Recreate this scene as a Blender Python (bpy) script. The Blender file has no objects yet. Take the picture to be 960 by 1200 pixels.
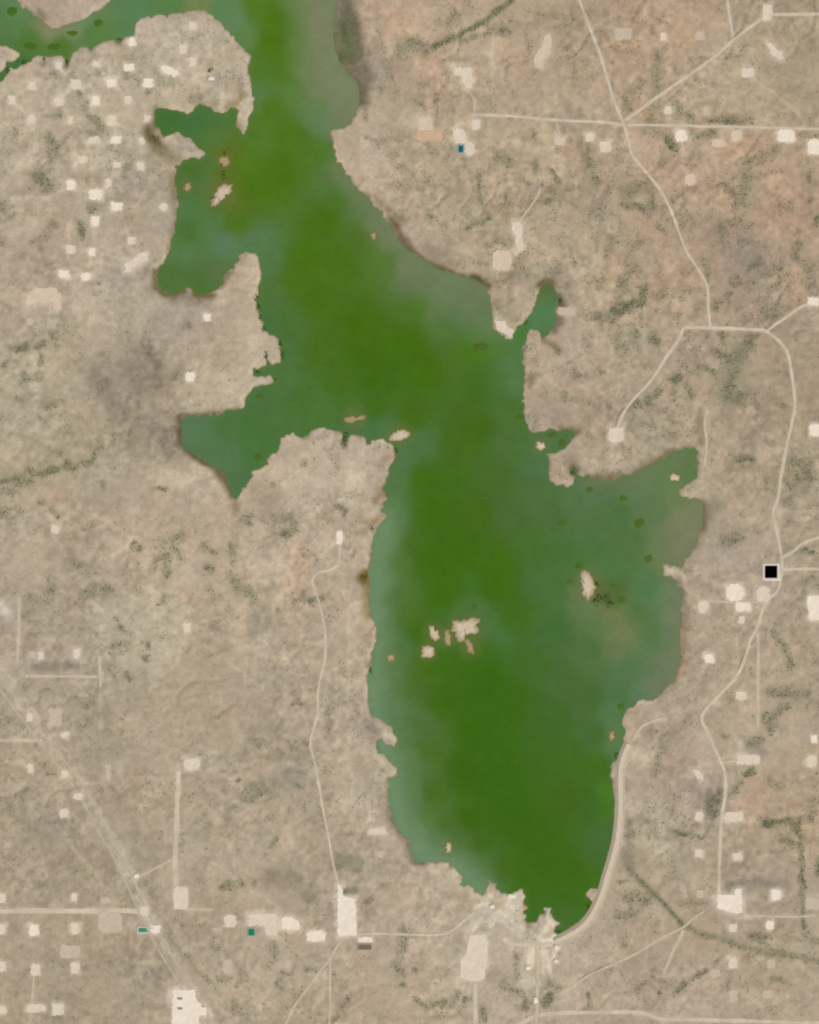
import bpy, math, random
import numpy as np

# ------------------------------------------------------------------ camera, sky, sun
S = 4.0                                   # metres per map cell; the map is 960 x 1200 cells
sc = bpy.context.scene
col = sc.collection
def W(x, y):                              # map cell -> world metres (east, north)
    return ((x - 480.0) * S, (600.0 - y) * S)

CAM_H = 24000.0
cam_d = bpy.data.cameras.new('camera'); cam = bpy.data.objects.new('camera', cam_d); col.objects.link(cam)
cam.location = (0, 0, CAM_H); cam.rotation_euler = (0, 0, 0)
cam_d.sensor_fit = 'VERTICAL'; cam_d.sensor_height = 24.0; cam_d.sensor_width = 24.0
cam_d.lens = 24.0 * CAM_H / (1200 * S)
cam_d.clip_start = 100.0; cam_d.clip_end = 90000.0
sc.camera = cam

SUN_EL, SUN_AZ = math.radians(58), math.radians(138)      # azimuth clockwise from north
world = bpy.data.worlds.new('World'); sc.world = world; world.use_nodes = True
wn = world.node_tree.nodes; wl = world.node_tree.links
bg = wn['Background']; sky = wn.new('ShaderNodeTexSky'); sky.sky_type = 'NISHITA'; sky.sun_disc = False
sky.sun_elevation = SUN_EL; sky.sun_rotation = SUN_AZ
wl.new(sky.outputs[0], bg.inputs[0]); bg.inputs[1].default_value = 0.08
sun_d = bpy.data.lights.new('sun', 'SUN'); sun_d.energy = 3.2; sun_d.angle = math.radians(0.5); sun_d.color = (1.0, 0.955, 0.89)
sun = bpy.data.objects.new('sun', sun_d); col.objects.link(sun)
sun.rotation_euler = (math.pi / 2 - SUN_EL, 0, math.pi - SUN_AZ)
sun.location = (0, 0, 5000)
sc.view_settings.view_transform = 'Standard'; sc.view_settings.look = 'None'
sc.view_settings.gamma = 1.0; sc.view_settings.use_curve_mapping = False
sc.view_settings.exposure = 0.12
sc.cycles.pixel_filter_type = 'GAUSSIAN'; sc.cycles.filter_width = 2.3   # soft optics of a satellite sensor
sc.cycles.max_bounces = 3; sc.cycles.diffuse_bounces = 1; sc.cycles.glossy_bounces = 1

# brightness of a flat white surface under this light, per channel: colours below are given as seen, albedo = seen / GAIN
GAIN = np.array([1.135, 1.14, 1.18])
def lin(c):
    c = np.asarray(c, float) / 255.0
    return np.where(c <= 0.04045, c / 12.92, ((c + 0.055) / 1.055) ** 2.4)
def alb(c):
    return np.clip(lin(c) / GAIN, 0.0, 0.85)

rng = np.random.default_rng(11); random.seed(11)

# ------------------------------------------------------------------ small numeric tools
def vnoise(x, y, scale, seed):
    """smooth value noise in -1..1 on arrays of map coordinates"""
    r = np.random.default_rng(seed); n = 256
    lat = r.uniform(-1, 1, (n, n))
    u = x / scale + 1000.3; v = y / scale + 1000.7
    i = np.floor(u).astype(int); j = np.floor(v).astype(int)
    fx = u - i; fy = v - j
    fx = fx * fx * (3 - 2 * fx); fy = fy * fy * (3 - 2 * fy)
    i0 = i % n; i1 = (i + 1) % n; j0 = j % n; j1 = (j + 1) % n
    return (lat[j0, i0] * (1 - fx) * (1 - fy) + lat[j0, i1] * fx * (1 - fy) + lat[j1, i0] * (1 - fx) * fy + lat[j1, i1] * fx * fy)
def fbm(x, y, scale, seed, octv=4, gain=0.55):
    s = 0; a = 1; t = 0
    for k in range(octv):
        s = s + a * vnoise(x + 13.7 * k, y - 7.1 * k, scale / 2 ** k, seed + k); t += a; a *= gain
    return s / t
def smooth(a, b, x):
    t = np.clip((x - a) / (b - a), 0, 1); return t * t * (3 - 2 * t)

def inside(ring, X, Y):
    """even-odd test of points against a ring"""
    m = np.zeros(X.shape, bool); n = len(ring)
    for k in range(n):
        x0, y0 = ring[k]; x1, y1 = ring[(k + 1) % n]
        if y0 == y1: continue
        c = ((y0 > Y) != (y1 > Y)) & (X < (x1 - x0) * (Y - y0) / (y1 - y0) + x0)
        m ^= c
    return m

# ------------------------------------------------------------------ the map: shoreline
SHORE = [(395,0),(393,20),(391,40),(394,58),(399,73),(408,84),(419,95),(422,110),(420,128),(414,140),(406,148),(398,152),(391,152),
(388,157),(389,168),(391,178),(394,190),(400,193),(405,201),(411,211),(418,219),(424,226),(431,233),(437,242),(447,249),(454,259),
(459,269),(465,278),(472,287),(480,294),(488,298),(500,306),(512,313),(525,319),(540,324),(552,326),(562,330),(569,336),(573,346),
(575,356),(577,366),(577,376),(578,384),(582,389),(589,392),(596,397),(602,397),(604,389),(608,382),(616,376),(622,368),(627,360),
(631,352),(632,342),(634,334),(640,330),(647,333),(651,340),(653,347),(656,353),(654,360),(652,367),(653,376),(651,383),(645,389),
(641,395),(636,398),(632,393),(631,386),(623,385),(621,391),(617,397),(613,403),(612,413),(612,425),(615,433),(617,445),(616,455),
(613,462),(615,475),(616,486),(618,497),(621,504),(627,508),(636,506),(645,504),(655,506),(663,503),(672,504),(675,510),(670,516),
(665,521),(660,526),(654,529),(648,531),(642,531),(643,537),(646,544),(642,555),(645,563),(652,568),(662,571),(671,568),(673,562),
(671,553),(679,554),(690,560),(702,562),(716,562),(730,560),(739,557),(750,552),(758,547),(766,541),(776,537),(786,531),(796,528),
(806,526),(815,525),(817,532),(818,542),(817,551),(819,560),(812,566),(801,571),(796,575),(799,581),(811,583),(818,586),(823,592),
(825,601),(824,612),(820,622),(818,632),(814,641),(808,650),(802,659),(795,665),(787,662),(780,660),(776,668),(780,675),(787,677),
(793,681),(797,691),(800,703),(799,716),(799,732),(797,746),(798,760),(797,775),(794,789),(789,799),(781,806),(774,812),(770,818),
(764,822),(755,820),(747,820),(745,826),(741,830),(734,832),(731,838),(730,846),(732,855),(730,865),(731,872),(728,880),(727,886),
(723,892),(718,893),(716,898),(716,910),(718,925),(720,940),(720,955),(719,970),(718,985),(714,996),(711,1008),(707,1019),(704,1031),
(702,1041),(692,1043),(686,1047),(690,1053),(696,1056),(693,1063),(689,1069),(683,1077),(676,1083),(668,1088),(660,1093),(653,1093),
(651,1088),(655,1084),(657,1079),(649,1077),(648,1071),(645,1065),(640,1067),(634,1072),(629,1077),(624,1081),(618,1085),(616,1078),
(616,1070),(619,1063),(614,1058),(613,1046),(605,1044),(597,1046),(589,1047),(584,1043),(580,1036),(574,1034),(571,1040),(567,1049),
(561,1047),(555,1043),(550,1036),(546,1033),(543,1038),(541,1030),(537,1021),(532,1016),(527,1020),(525,1011),(518,1009),(510,1011),
(503,1008),(495,1010),(488,1012),(484,1005),(481,995),(479,985),(473,979),(466,975),(462,967),(459,959),(457,948),(455,937),(455,925),
(456,913),(462,912),(467,910),(467,897),(462,895),(455,894),(450,889),(445,883),(442,875),(442,868),(448,866),(455,870),(462,873),
(467,870),(464,862),(460,854),(455,848),(448,845),(441,843),(436,840),(433,834),(432,824),(432,810),(432,795),(434,780),(436,766),
(439,756),(442,746),(441,736),(437,726),(434,715),(432,701),(433,690),(432,680),(432,670),(434,660),(434,650),(436,640),(438,629),
(441,620),(446,613),(451,607),(452,601),(447,597),(450,590),(453,583),(448,575),(452,568),(456,562),(455,555),(452,550),(456,548),
(460,543),(463,535),(463,525),(457,518),(448,516),(438,516),(430,520),(427,513),(420,510),(411,508),(406,514),(404,523),(402,512),
(400,504),(388,503),(376,503),(368,504),(362,510),(355,511),(348,510),(343,508),(336,510),(330,515),(328,524),(325,531),(319,530),
(315,538),(314,545),(305,547),(298,552),(293,560),(288,566),(284,573),(278,582),(275,586),(272,578),(267,570),(264,560),(262,553),
(255,548),(245,545),(237,539),(230,534),(222,530),(215,524),(212,515),(212,503),(213,493),(217,488),(230,487),(250,486),(265,484),
(275,481),(283,478),(288,470),(290,462),(297,455),(305,451),(315,450),(319,445),(315,439),(308,441),(298,441),(298,432),(304,431),
(310,428),(309,418),(311,412),(315,420),(319,427),(328,426),(331,418),(329,408),(327,400),(322,394),(314,391),(310,385),(308,375),
(304,365),(301,355),(302,345),(303,335),(306,325),(305,315),(303,305),(299,298),(290,297),(282,300),(279,308),(272,315),(264,322),
(260,330),(255,338),(248,343),(240,346),(232,345),(225,340),(218,338),(212,342),(200,344),(190,342),(184,336),(183,328),(185,318),
(192,308),(198,295),(202,280),(205,265),(208,250),(210,240),(207,231),(206,219),(205,205),(207,195),(212,190),(222,187),(234,185),
(240,180),(236,174),(229,169),(222,162),(212,157),(205,152),(201,158),(193,160),(188,153),(181,148),(180,140),(182,132),(187,127),
(196,127),(205,129),(212,130),(220,134),(227,132),(230,125),(236,122),(241,127),(251,130),(261,131),(269,127),(275,125),(282,130),
(277,139),(275,149),(282,153),(286,158),(291,153),(290,143),(294,135),(298,129),(298,115),(294,105),(292,95),(291,85),(293,75),
(291,65),(286,60),(282,52),(277,47),(272,40),(265,34),(259,26),(252,21),(246,16),(240,12),(232,11),(225,10),(215,12),(205,14),
(195,17),(180,18),(168,20),(162,25),(158,35),(155,40),(146,42),(140,50),(132,46),(122,48),(112,53),(108,60),(104,60),(103,56),
(95,56),(88,60),(82,65),(80,75),(77,78),(75,68),(68,65),(58,66),(48,66),(40,66),(35,71),(28,75),(18,78),(12,80),(7,88),(2,93),
(-10,104),(-60,128),(-70,112),(-10,92),(3,83),(8,79),(10,74),(18,69),(25,66),(24,60),(15,57),(5,53),(-10,52),(-60,56),(-140,70),
(-140,0),(-60,-30),(-10,-22),(8,-18),(18,-3),(25,8),(40,17),(52,25),(62,33),(75,30),(95,23),(115,13),(128,3),(136,-10),(150,-40),
(170,-90),(380,-95),(398,-40)]

def refine(ring, step, jit, seed):
    """resample a ring and give it small natural bays and points"""
    out = []; r = np.random.default_rng(seed); n = len(ring)
    for k in range(n):
        (x0, y0), (x1, y1) = ring[k], ring[(k + 1) % n]
        L = math.hypot(x1 - x0, y1 - y0); m = max(1, int(L / step))
        for q in range(m):
            t = q / m; j = r.normal(0, jit)
            nx, ny = (y1 - y0) / max(L, 1e-6), -(x1 - x0) / max(L, 1e-6)
            out.append((x0 + (x1 - x0) * t + nx * j, y0 + (y1 - y0) * t + ny * j))
    return out
SHORE_R = refine(SHORE, 3.5, 0.55, 5)

# islands: (ring, height, tone, label)
ISLANDS = [
 ([(530,726),(538,727),(546,726),(555,723),(563,724),(562,729),(557,732),(562,738),(561,742),(552,743),(545,744),(543,752),(536,752),(534,744),(530,740)], 3, 'bar_pale', 'largest pale islet of the cluster in the middle of the green lake'),
 ([(544,749),(549,749),(556,759),(556,766),(550,765)], 1.2, 'bar_brown', 'thin brown sandbar trailing below the largest mid lake islet'),
 ([(503,732),(507,733),(509,738),(514,737),(515,748),(511,751),(505,749),(503,740)], 2, 'bar_pale', 'small upright islet at the upper left of the mid lake cluster'),
 ([(522,739),(527,738),(528,748),(527,757),(522,756),(521,748)], 1.2, 'bar_brown', 'narrow upright sandbar just left of the largest mid lake islet'),
 ([(494,758),(502,757),(509,758),(509,769),(502,771),(494,770)], 2, 'bar_pale', 'squarish pale islet at the lower left of the mid lake cluster'),
 ([(453,768),(461,767),(462,774),(455,775)], 1.0, 'bar_brown', 'faint brown shoal in milky water near the left shore of the main basin'),
 ([(680,672),(684,668),(690,669),(694,677),(698,684),(697,693),(693,700),(689,704),(684,700),(682,690)], 3, 'bar_pale', 'upright pale islet in the eastern bay beside dark marsh'),
 ([(629,517),(638,516),(640,525),(634,528),(629,525)], 2, 'bar_pale', 'tiny square islet at the mouth of the small green cove'),
 ([(456,513),(462,507),(466,504),(480,504),(480,510),(470,517),(458,517)], 2, 'bar_pale', 'slanted pale islet off the tip of the middle peninsula'),
 ([(403,491),(411,487),(419,488),(426,486),(427,490),(418,493),(408,496)], 1.2, 'bar_brown', 'thin tan sandbar in the channel above the middle peninsula'),
 ([(257,184),(266,183),(269,190),(265,196),(257,194)], 1.5, 'bar_brown', 'small brown islet in the upper left cove with shallow mud around'),
 ([(256,218),(265,215),(272,216),(272,224),(265,229),(259,236),(252,243),(246,240),(250,230)], 2, 'bar_pale', 'slanted pale sandbar at the mouth of the upper left cove'),
 ([(522,988),(528,987),(529,998),(523,1000)], 1.2, 'bar_tan', 'tiny tan islet off the lower left shore of the lake'),
 ([(784,557),(791,554),(796,557),(795,563),(786,563)], 1.2, 'bar_pale', 'tiny pale islet in the upper corner of the eastern bay'),
 ([(216,216),(222,215),(224,221),(219,224),(215,221)], 1.0, 'bar_brown', 'faint small shoal against the left shore of the upper left cove'),
 ([(714,857),(719,856),(720,866),(715,868)], 1.0, 'bar_brown', 'tiny sandbar off the shore just above the dam'),
 ([(434,274),(439,273),(440,279),(435,280)], 1.0, 'bar_brown', 'tiny shoal in grey water by the upper right shore'),
]

# ------------------------------------------------------------------ the map: pads
# tones: w = white caliche, p = pale gravel, f = faint, k = pinkish, o = orange clay
PAD_TONE = {'w': (232,217,197), 'p': (216,200,179), 'f': (194,178,156), 'k': (209,189,166), 'o': (204,170,140)}
ordn = ['leftmost', 'second from left', 'third from left', 'fourth from left', 'fifth from left', 'sixth from left']
PADS = []
def P(x, y, w, h, tone, label, rot=0): PADS.append(dict(c=(x, y), w=w, h=h, tone=tone, label=label, rot=rot, poly=None))
def PP(poly, tone, label): PADS.append(dict(c=(sum(p[0] for p in poly) / len(poly), sum(p[1] for p in poly) / len(poly)), poly=poly, tone=tone, label=label, rot=0))
def row(items, where):
    for k, (x, y, w, h, t) in enumerate(items):
        P(x, y, w, h, t, ('%s pad, %s of %s' % ({'w': 'white gravel', 'p': 'pale gravel', 'f': 'faint gravel'}[t], ordn[k], where)))
H = 'on the speckled upper left headland'
row([(69,77,8,9,'p'),(113,75,9,8,'p'),(151,79,11,9,'w')], "the headland's row just below the river")
P(199,83,20,9,'w','long slanted white gravel pad near the top of the upper left headland', -25)
row([(37,100,9,9,'p'),(89,99,12,11,'p'),(131,97,11,10,'w'),(174,97,11,10,'w')], "the headland's second row below the river")
row([(14,117,8,10,'p'),(69,119,11,10,'p'),(112,118,9,10,'w'),(150,117,9,9,'p')], "the headland's third row below the river")
row([(37,139,10,10,'p'),(83,141,6,8,'p'),(131,141,11,12,'p'),(172,139,8,8,'p')], "the headland's fourth row below the river")
row([(110,164,14,8,'p'),(136,164,12,8,'w'),(166,165,7,8,'p')], "the headland's row level with the brown cove tip")
row([(97,187,11,9,'p'),(118,186,14,6,'f'),(137,193,10,7,'p'),(165,195,9,9,'p')], "the headland's row level with the narrow spit")
row([(83,217,10,10,'w'),(127,214,7,9,'p')], "two level with the cove's slanted sandbar")
P(112,228,16,12,'w','wide white gravel pad in the middle of the upper left headland')
row([(137,242,13,10,'w'),(192,242,9,9,'p')], "two level with the cove sandbar's lower end")
row([(81,266,7,10,'f'),(112,259,10,11,'w')], "two in the headland's lower half")
P(154,282,9,8,'p','lone pale gravel pad near the left shore of the upper left cove')
row([(83,292,12,9,'p'),(108,295,8,8,'w')], 'a close pair above the lowest headland row')
PP([(147,308),(155,304),(163,297),(172,295),(174,303),(165,308),(156,312),(152,320),(147,318)], 'p', 'slanted L shaped gravel pad left of the cove in the upper left quarter')
row([(75,321,13,9,'w'),(101,324,11,9,'w')], "the headland's lowest row")
PP([(32,345),(41,338),(66,337),(71,346),(72,362),(63,363),(61,355),(50,356),(44,353),(34,359),(29,355)], 'k', 'large ragged pinkish pad near the left edge above the scrub')
P(35,377,8,9,'f','faint small pad below the large ragged pad at the left edge')
P(155,49,9,10,'w','white gravel pad at the river bank on the upper left headland')
P(193,46,10,6,'f','faint flat pad right of the river bank pad on the headland')
P(214,58,9,10,'p','pale pad above the long slanted pad on the headland')
P(226,30,8,9,'p','small pale pad at the very top of the upper left headland')
P(226,72,9,9,'p','small pale pad right of the long slanted pad on the headland')
P(42,172,8,12,'f','faint upright pad near the left edge of the upper left headland')
P(54,232,12,6,'f','faint flat pad at the lower left of the headland')
P(15,233,7,6,'f','faint small pad closest to the left edge on the headland')
P(223,441,11,11,'w','lone white pad on plain ground between two western coves')
P(243,372,9,9,'w','small white pad at the base of the pointed western spit')
# upper right country
PP([(532,79),(553,79),(553,103),(544,103),(543,95),(540,89),(532,88)], 'p', 'hook shaped pale pad above the teal pond compound')
PP([(625,70),(630,60),(635,54),(637,42),(645,39),(647,50),(645,62),(638,70),(637,79),(627,79)], 'k', 'tall bent pinkish pad in the upper middle country')
P(498,145,16,15,'k','pale pink pad directly above the orange clay pad')
P(503,159,30,11,'o','flat orange clay pad near the upper right shore')
P(558,146,10,12,'p','small pale pad at the road end above the teal pond')
PP([(531,152),(540,150),(545,153),(547,165),(556,168),(556,180),(550,183),(545,179),(545,168),(534,168),(531,162)], 'p', 'stepped pale pad that wraps round the small teal pond')
P(656,165,14,10,'k','pink pad at the end of a short spur below the upper road')
P(691,161,10,10,'p','small pale pad below the upper road, left of its larger neighbour')
P(709,172,13,12,'p','pale square pad below the upper road, beside a green drain')
P(777,43,7,9,'p','small upright pad in the reddish upper right country')
P(820,42,11,10,'f','faint square pad left of the upper diagonal road')
P(876,85,14,10,'p','pale pad right of the diagonal road in the upper right corner')
PP([(898,50),(904,50),(910,58),(917,62),(918,70),(911,70),(903,64)], 'p', 'slanted pale pad near the upper right corner')
P(783,129,9,9,'p','small pale pad just right of the upper crossroads')
P(827,130,8,10,'f','faint small pad above the long upper right road')
P(798,159,14,14,'w','pale square pad with a green patch at its lower left')
P(863,159,13,13,'k','pink square pad under the long upper right road')
P(842,168,15,9,'k','low pink pad left of the pink square pad')
P(921,159,20,14,'w','bright oblong pad under the long upper right road')
P(955,172,18,17,'w','pale pad cut by the right edge in the upper right')
P(809,210,13,13,'k','lone pink square pad below the long upper right road')
P(899,15,11,19,'p','upright pale pad at the road bend in the upper right corner')
P(730,40,20,14,'f','faint broad pad near the top edge beside the upper road')
P(588,305,22,24,'k','pinkish square pad on the headland right of the lake')
PP([(600,262),(607,260),(612,264),(612,290),(606,296),(604,278),(600,270)], 'p', 'small hook of pale gravel above the pinkish square pad')
P(664,365,20,10,'f','pale strip pad right of the narrow eastern inlet')
PP([(580,376),(590,376),(597,384),(602,388),(600,396),(592,391),(583,388)], 'p', 'white beach pad on the point beside the narrow eastern inlet')
P(953,353,12,9,'w','small bright pad on the right edge at the branching road')
P(722,510,17,17,'p','square pale pad at the end of the road on the eastern headland')
P(956,504,16,14,'w','bright pad on the right edge above the black pond')
# pads round the black pond
P(861,694,20,20,'w','large square pale pad lower left of the black pond')
P(894,696,16,18,'p','pale square pad directly below the black pond')
P(871,711,18,10,'w','low pale pad tucked under the large square pad near the black pond')
P(824,711,12,14,'p','pale pad nearest the eastern bay, left of the black pond cluster')
P(955,712,17,28,'w','tall pale pad cut by the right edge below the black pond')
P(869,726,8,8,'p','small pale pad below the black pond cluster beside the winding road')
P(831,771,11,10,'w','lone bright pad between the eastern bay and the winding road')
P(868,815,12,9,'p','small pale pad right of the bend of the winding road')
PP([(811,902),(818,902),(824,909),(824,914),(818,913),(813,907)], 'p', 'slanted small pad left of the lower winding road')
P(877,890,26,11,'p','long pale pad on a spur right of the winding road')
P(867,872,6,9,'f','tiny faint pad above the long pad right of the winding road')
P(951,892,12,14,'p','pale pad near the right edge level with the long spur pad')
P(954,866,7,8,'w','small white pad near the right edge above a pale pad')
P(860,957,22,11,'p','pale pad right of the straight lower right road near green drains')
P(819,956,9,10,'p','small pale pad left of the straight lower right road')
P(819,1000,10,9,'p','small pale pad left of the straight road above the L shaped pad')
P(864,1004,11,9,'p','small pale pad right of the straight lower right road')
PP([(840,1048),(860,1049),(861,1041),(869,1041),(869,1070),(856,1069),(840,1063)], 'w', 'L shaped bright pad at the foot of the straight lower right road')
P(909,1048,11,12,'w','bright square pad right of the L shaped pad')
P(902,1084,9,10,'w','small bright pad lower right of the L shaped pad')
P(859,1087,10,10,'p','small pale pad directly below the L shaped pad')
P(820,1047,9,9,'f','faint small pad left of the L shaped pad')
P(859,1128,10,13,'p','pale upright pad in the lower right, below the creek')
P(903,1129,10,10,'f','faint pad in the lower right, right of the pale upright pad')
P(838,1140,12,10,'f','faint pad at the end of a dark bushy drain in the lower right')
P(859,1167,10,14,'f','faint upright pad lowest of the column below the L shaped pad')
P(900,1165,12,10,'f','faint flat pad near the lower right corner')
P(952,1058,16,14,'f','broad faint pad on the right edge beside a green drain')
# left and lower left country
P(65,620,9,10,'p','lone small pad below the green drain at the left edge')
P(398,630,7,16,'w','slim white pad on the middle peninsula')
P(219,734,9,10,'p','lone small pale pad in the plain left of the lake')
row([(38,767,8,9,'f'),(48,768,7,9,'p'),(90,766,8,12,'p')], 'a row above the grey strip, left edge')
P(35,840,7,10,'p','small upright pad left of the diagonal highway')
P(65,840,15,21,'f','faint upright pad beside the diagonal highway')
P(76,861,9,7,'p','tiny pale pad below the faint upright pad by the highway')
P(36,900,7,10,'p','small pad left of the highway, below the short left edge track')
P(76,907,9,9,'p','small pad right of the highway in the lower left')
P(127,905,6,20,'f','thin upright strip of gravel in the lower left plain')
P(92,933,11,8,'p','pale oblong pad beside the highway in the lower left')
P(75,953,11,10,'p','pale pad left of the highway, below an oblong one')
P(225,895,19,13,'p','pale pad at the upper end of a straight north south track')
P(212,1052,17,26,'p','tall pale pad at the lower end of a straight track')
P(129,1081,28,24,'f','wide faint square pad under the lower left road')
P(182,1089,12,9,'w','white pad right beside the green oblong pond')
P(169,1067,11,10,'p','pale apron where the lower left road meets the highway')
row([(3,1052,9,10,'p'),(87,1051,7,9,'p'),(124,1055,11,8,'f')], 'the row just above the lower left road')
row([(3,1088,8,12,'p'),(40,1090,11,14,'w'),(88,1088,10,13,'p')], 'the row just below the lower left road')
P(82,1115,24,15,'f','broad faint pad in the lower left between two rows')
row([(3,1132,8,12,'p'),(42,1136,11,13,'p'),(88,1134,10,14,'p')], 'the second row below the lower left road')
row([(3,1183,9,9,'p'),(42,1181,22,9,'p'),(68,1182,14,13,'p')], 'the row along the bottom left edge')
PP([(202,1160),(229,1160),(230,1172),(236,1176),(236,1180),(242,1181),(242,1189),(234,1190),(231,1214),(202,1214)], 'w', 'very large bright pad on the bottom edge left of centre')
P(270,1079,14,14,'p','small square pad left of the teal pond in the lower left')
PP([(291,1071),(323,1070),(325,1082),(324,1096),(312,1095),(310,1084),(291,1084)], 'p', 'hooked pale pad right above the small teal pond')
PP([(330,1075),(342,1074),(351,1081),(351,1089),(330,1089)], 'w', 'pale pad with a cut corner right of the hooked pad')
P(370,1097,21,12,'w','flat pale pad left of the crossroads at the bottom')
PP([(395,1037),(400,1038),(403,1050),(416,1052),(418,1096),(396,1096)], 'w', 'very tall pale pad at the crossroads below the long centre track')
P(428,1101,16,6,'w','thin pale strip above the dark oblong pond')
P(267,1132,11,15,'f','faint upright pad below the small teal pond')
P(442,974,19,7,'p','flat pale pad near the lower left shore')
P(446,1001,9,8,'f','small faint pad near the lower left shore')
PP([(550,1095),(568,1095),(572,1104),(571,1130),(567,1148),(556,1150),(539,1146),(540,1124),(546,1118)], 'p', 'large pale clearing left of the dam settlement')

# ------------------------------------------------------------------ the map: roads (points, width, tone, name)
ROADS = [
 ([(672,-20),(690,30),(703,65),(712,95),(722,125),(732,150),(740,180),(760,205),(775,225),(785,245),(793,265),(805,295),(820,318),(829,335),(830,360),(832,383)], 3.6, 'road'),
 ([(732,141),(760,121),(800,93),(830,72),(862,45),(895,20)], 4.2, 'road'),
 ([(900,17),(930,17),(985,16)], 4.0, 'road'),
 ([(849,-20),(855,20),(859,44)], 3.6, 'road'),
 ([(553,134),(600,136),(650,141),(700,143),(730,146)], 3.6, 'road'),
 ([(735,147),(780,147),(830,148),(880,149),(985,152)], 3.4, 'road'),
 ([(556,133),(556,118),(549,104)], 2.6, 'dirt_track'),
 ([(656,160),(652,143)], 2.6, 'dirt_track'),
 ([(802,383),(840,384),(880,386),(897,388),(910,397),(922,412),(928,440),(931,470),(928,492),(922,520),(917,545),(912,580),(906,603),(912,630),(916,655),(916,672),(911,692),(897,706),(888,733),(879,750),(872,772),(864,790),(845,812),(823,838),(830,860),(842,888),(849,905),(850,930),(846,955),(843,1000),(842,1049)], 4.2, 'road'),
 ([(898,388),(915,376),(935,362),(948,356),(985,350)], 3.6, 'road'),
 ([(801,384),(795,398),(780,420),(765,443),(745,465),(730,485),(723,502)], 4.0, 'road'),
 ([(917,653),(930,646),(945,635),(985,622)], 4.4, 'road'),
 ([(917,667),(985,667)], 4.0, 'road'),
 ([(888,742),(888,800),(888,850)], 4.0, 'dirt_track'),
 ([(820,703),(850,705),(900,705)], 3.4, 'dirt_track'),
 ([(607,261),(616,250),(628,233),(633,220)], 2.6, 'dirt_track'),
 ([(826,545),(828,520),(826,500),(828,480)], 3.2, 'dirt_track'),
 ([(843,893),(866,891)], 3.0, 'dirt_track'),
 ([(-30,1067),(60,1067),(110,1067),(164,1067)], 6.5, 'road'),
 ([(209,902),(207,960),(205,1010),(206,1038)], 6.5, 'road'),
 ([(204,1006),(175,1021),(160,1028)], 2.6, 'dirt_track'),
 ([(-30,735),(-5,780),(20,820),(60,872),(95,917),(125,970),(150,1018),(170,1060),(190,1100),(215,1142),(240,1182),(262,1225)], 3.6, 'highway'),
 ([(-30,757),(-5,800),(15,828),(52,876),(87,924),(117,976),(142,1022),(161,1064),(181,1104),(207,1148),(232,1190),(250,1225)], 2.6, 'highway'),
 ([(396,662),(385,668),(372,672),(366,682),(372,700),(380,735),(381,770),(374,800),(371,840),(364,870),(370,900),(377,940),(385,980),(390,1010),(397,1040)], 3.0, 'road'),
 ([(398,634),(397,662)], 3.4, 'dirt_track'),
 ([(417,1095),(440,1094),(510,1095),(530,1090),(545,1078),(556,1068)], 3.0, 'road'),
 ([(400,1100),(385,1125),(360,1158),(340,1188),(325,1225)], 3.2, 'dirt_track'),
 ([(387,1124),(386,1225)], 2.6, 'dirt_track'),
 ([(557,1152),(557,1225)], 5.2, 'road'),
 ([(590,1100),(600,1105),(628,1107),(647,1106)], 5.5, 'road'),
 ([(570,1225),(612,1198),(640,1188),(700,1186),(750,1186),(775,1193),(830,1195),(985,1199)], 5.0, 'road'),
 ([(655,1165),(690,1143),(740,1120),(770,1102),(800,1086),(812,1076),(825,1068)], 3.0, 'dirt_track'),
 ([(801,1090),(790,1110),(777,1140)], 4.4, 'dirt_track'),
 ([(22,700),(22,740),(20,775)], 4.6, 'dirt_track'),
 ([(30,792),(70,792),(116,793)], 4.0, 'dirt_track'),
 ([(117,768),(117,805)], 4.0, 'dirt_track'),
 ([(-30,867),(50,867)], 4.6, 'dirt_track'),
 ([(40,1142),(36,1200)], 2.4, 'dirt_track'),
 ([(628,1108),(630,1140),(628,1215)], 4.0, 'dirt_track'),
 ([(712,876),(716,877)], 1, None),
 ([(742,868),(752,852),(770,843),(782,842)], 3.4, 'dirt_track'),
 ([(800,1000),(842,1003)], 2.2, None),
 ([(870,1072),(930,1074),(955,1072)], 2.6, 'dirt_track'),
 ([(860,1004),(848,1003)], 2.2, None),
 ([(212,1064),(250,1066)], 3.4, 'dirt_track'),
]
ROADS = [r for r in ROADS if r[2]]
DAM = [(737,872),(731,886),(727,905),(727,940),(726,962),(723,985),(718,1005),(712,1025),(706,1045),(699,1062),(690,1077),(678,1089),(664,1097),(650,1104)]

# ------------------------------------------------------------------ terrain grid
def axis(lo, hi, step, far, grow=1.32):
    core = list(np.arange(lo, hi + 1e-6, step)); a = []; d = step; p = hi
    while p < hi + far: d *= grow; p += d; a.append(p)
    b = []; d = step; p = lo
    while p > lo - far: d *= grow; p -= d; b.append(p)
    return np.array(b[::-1] + core + a)
gx = axis(-60, 1020, 2.0, 3500); gy = axis(-60, 1260, 2.0, 3500)
GX, GY = np.meshgrid(gx, gy)
NX, NY = len(gx), len(gy)
wx = GX + 1.3 * vnoise(GX, GY, 7, 301); wy = GY + 1.3 * vnoise(GX, GY, 7, 302)
WATER = np.zeros(GX.shape, bool)
def row_fill(ring, X, Y, M):
    x0, y0 = np.min(ring, 0); x1, y1 = np.max(ring, 0)
    s = (X > x0 - 3) & (X < x1 + 3) & (Y > y0 - 3) & (Y < y1 + 3)
    M[s] ^= inside(ring, X[s], Y[s])
row_fill(SHORE_R, GX, GY, WATER)
DIST = np.full(GX.shape, 90.0)
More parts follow.
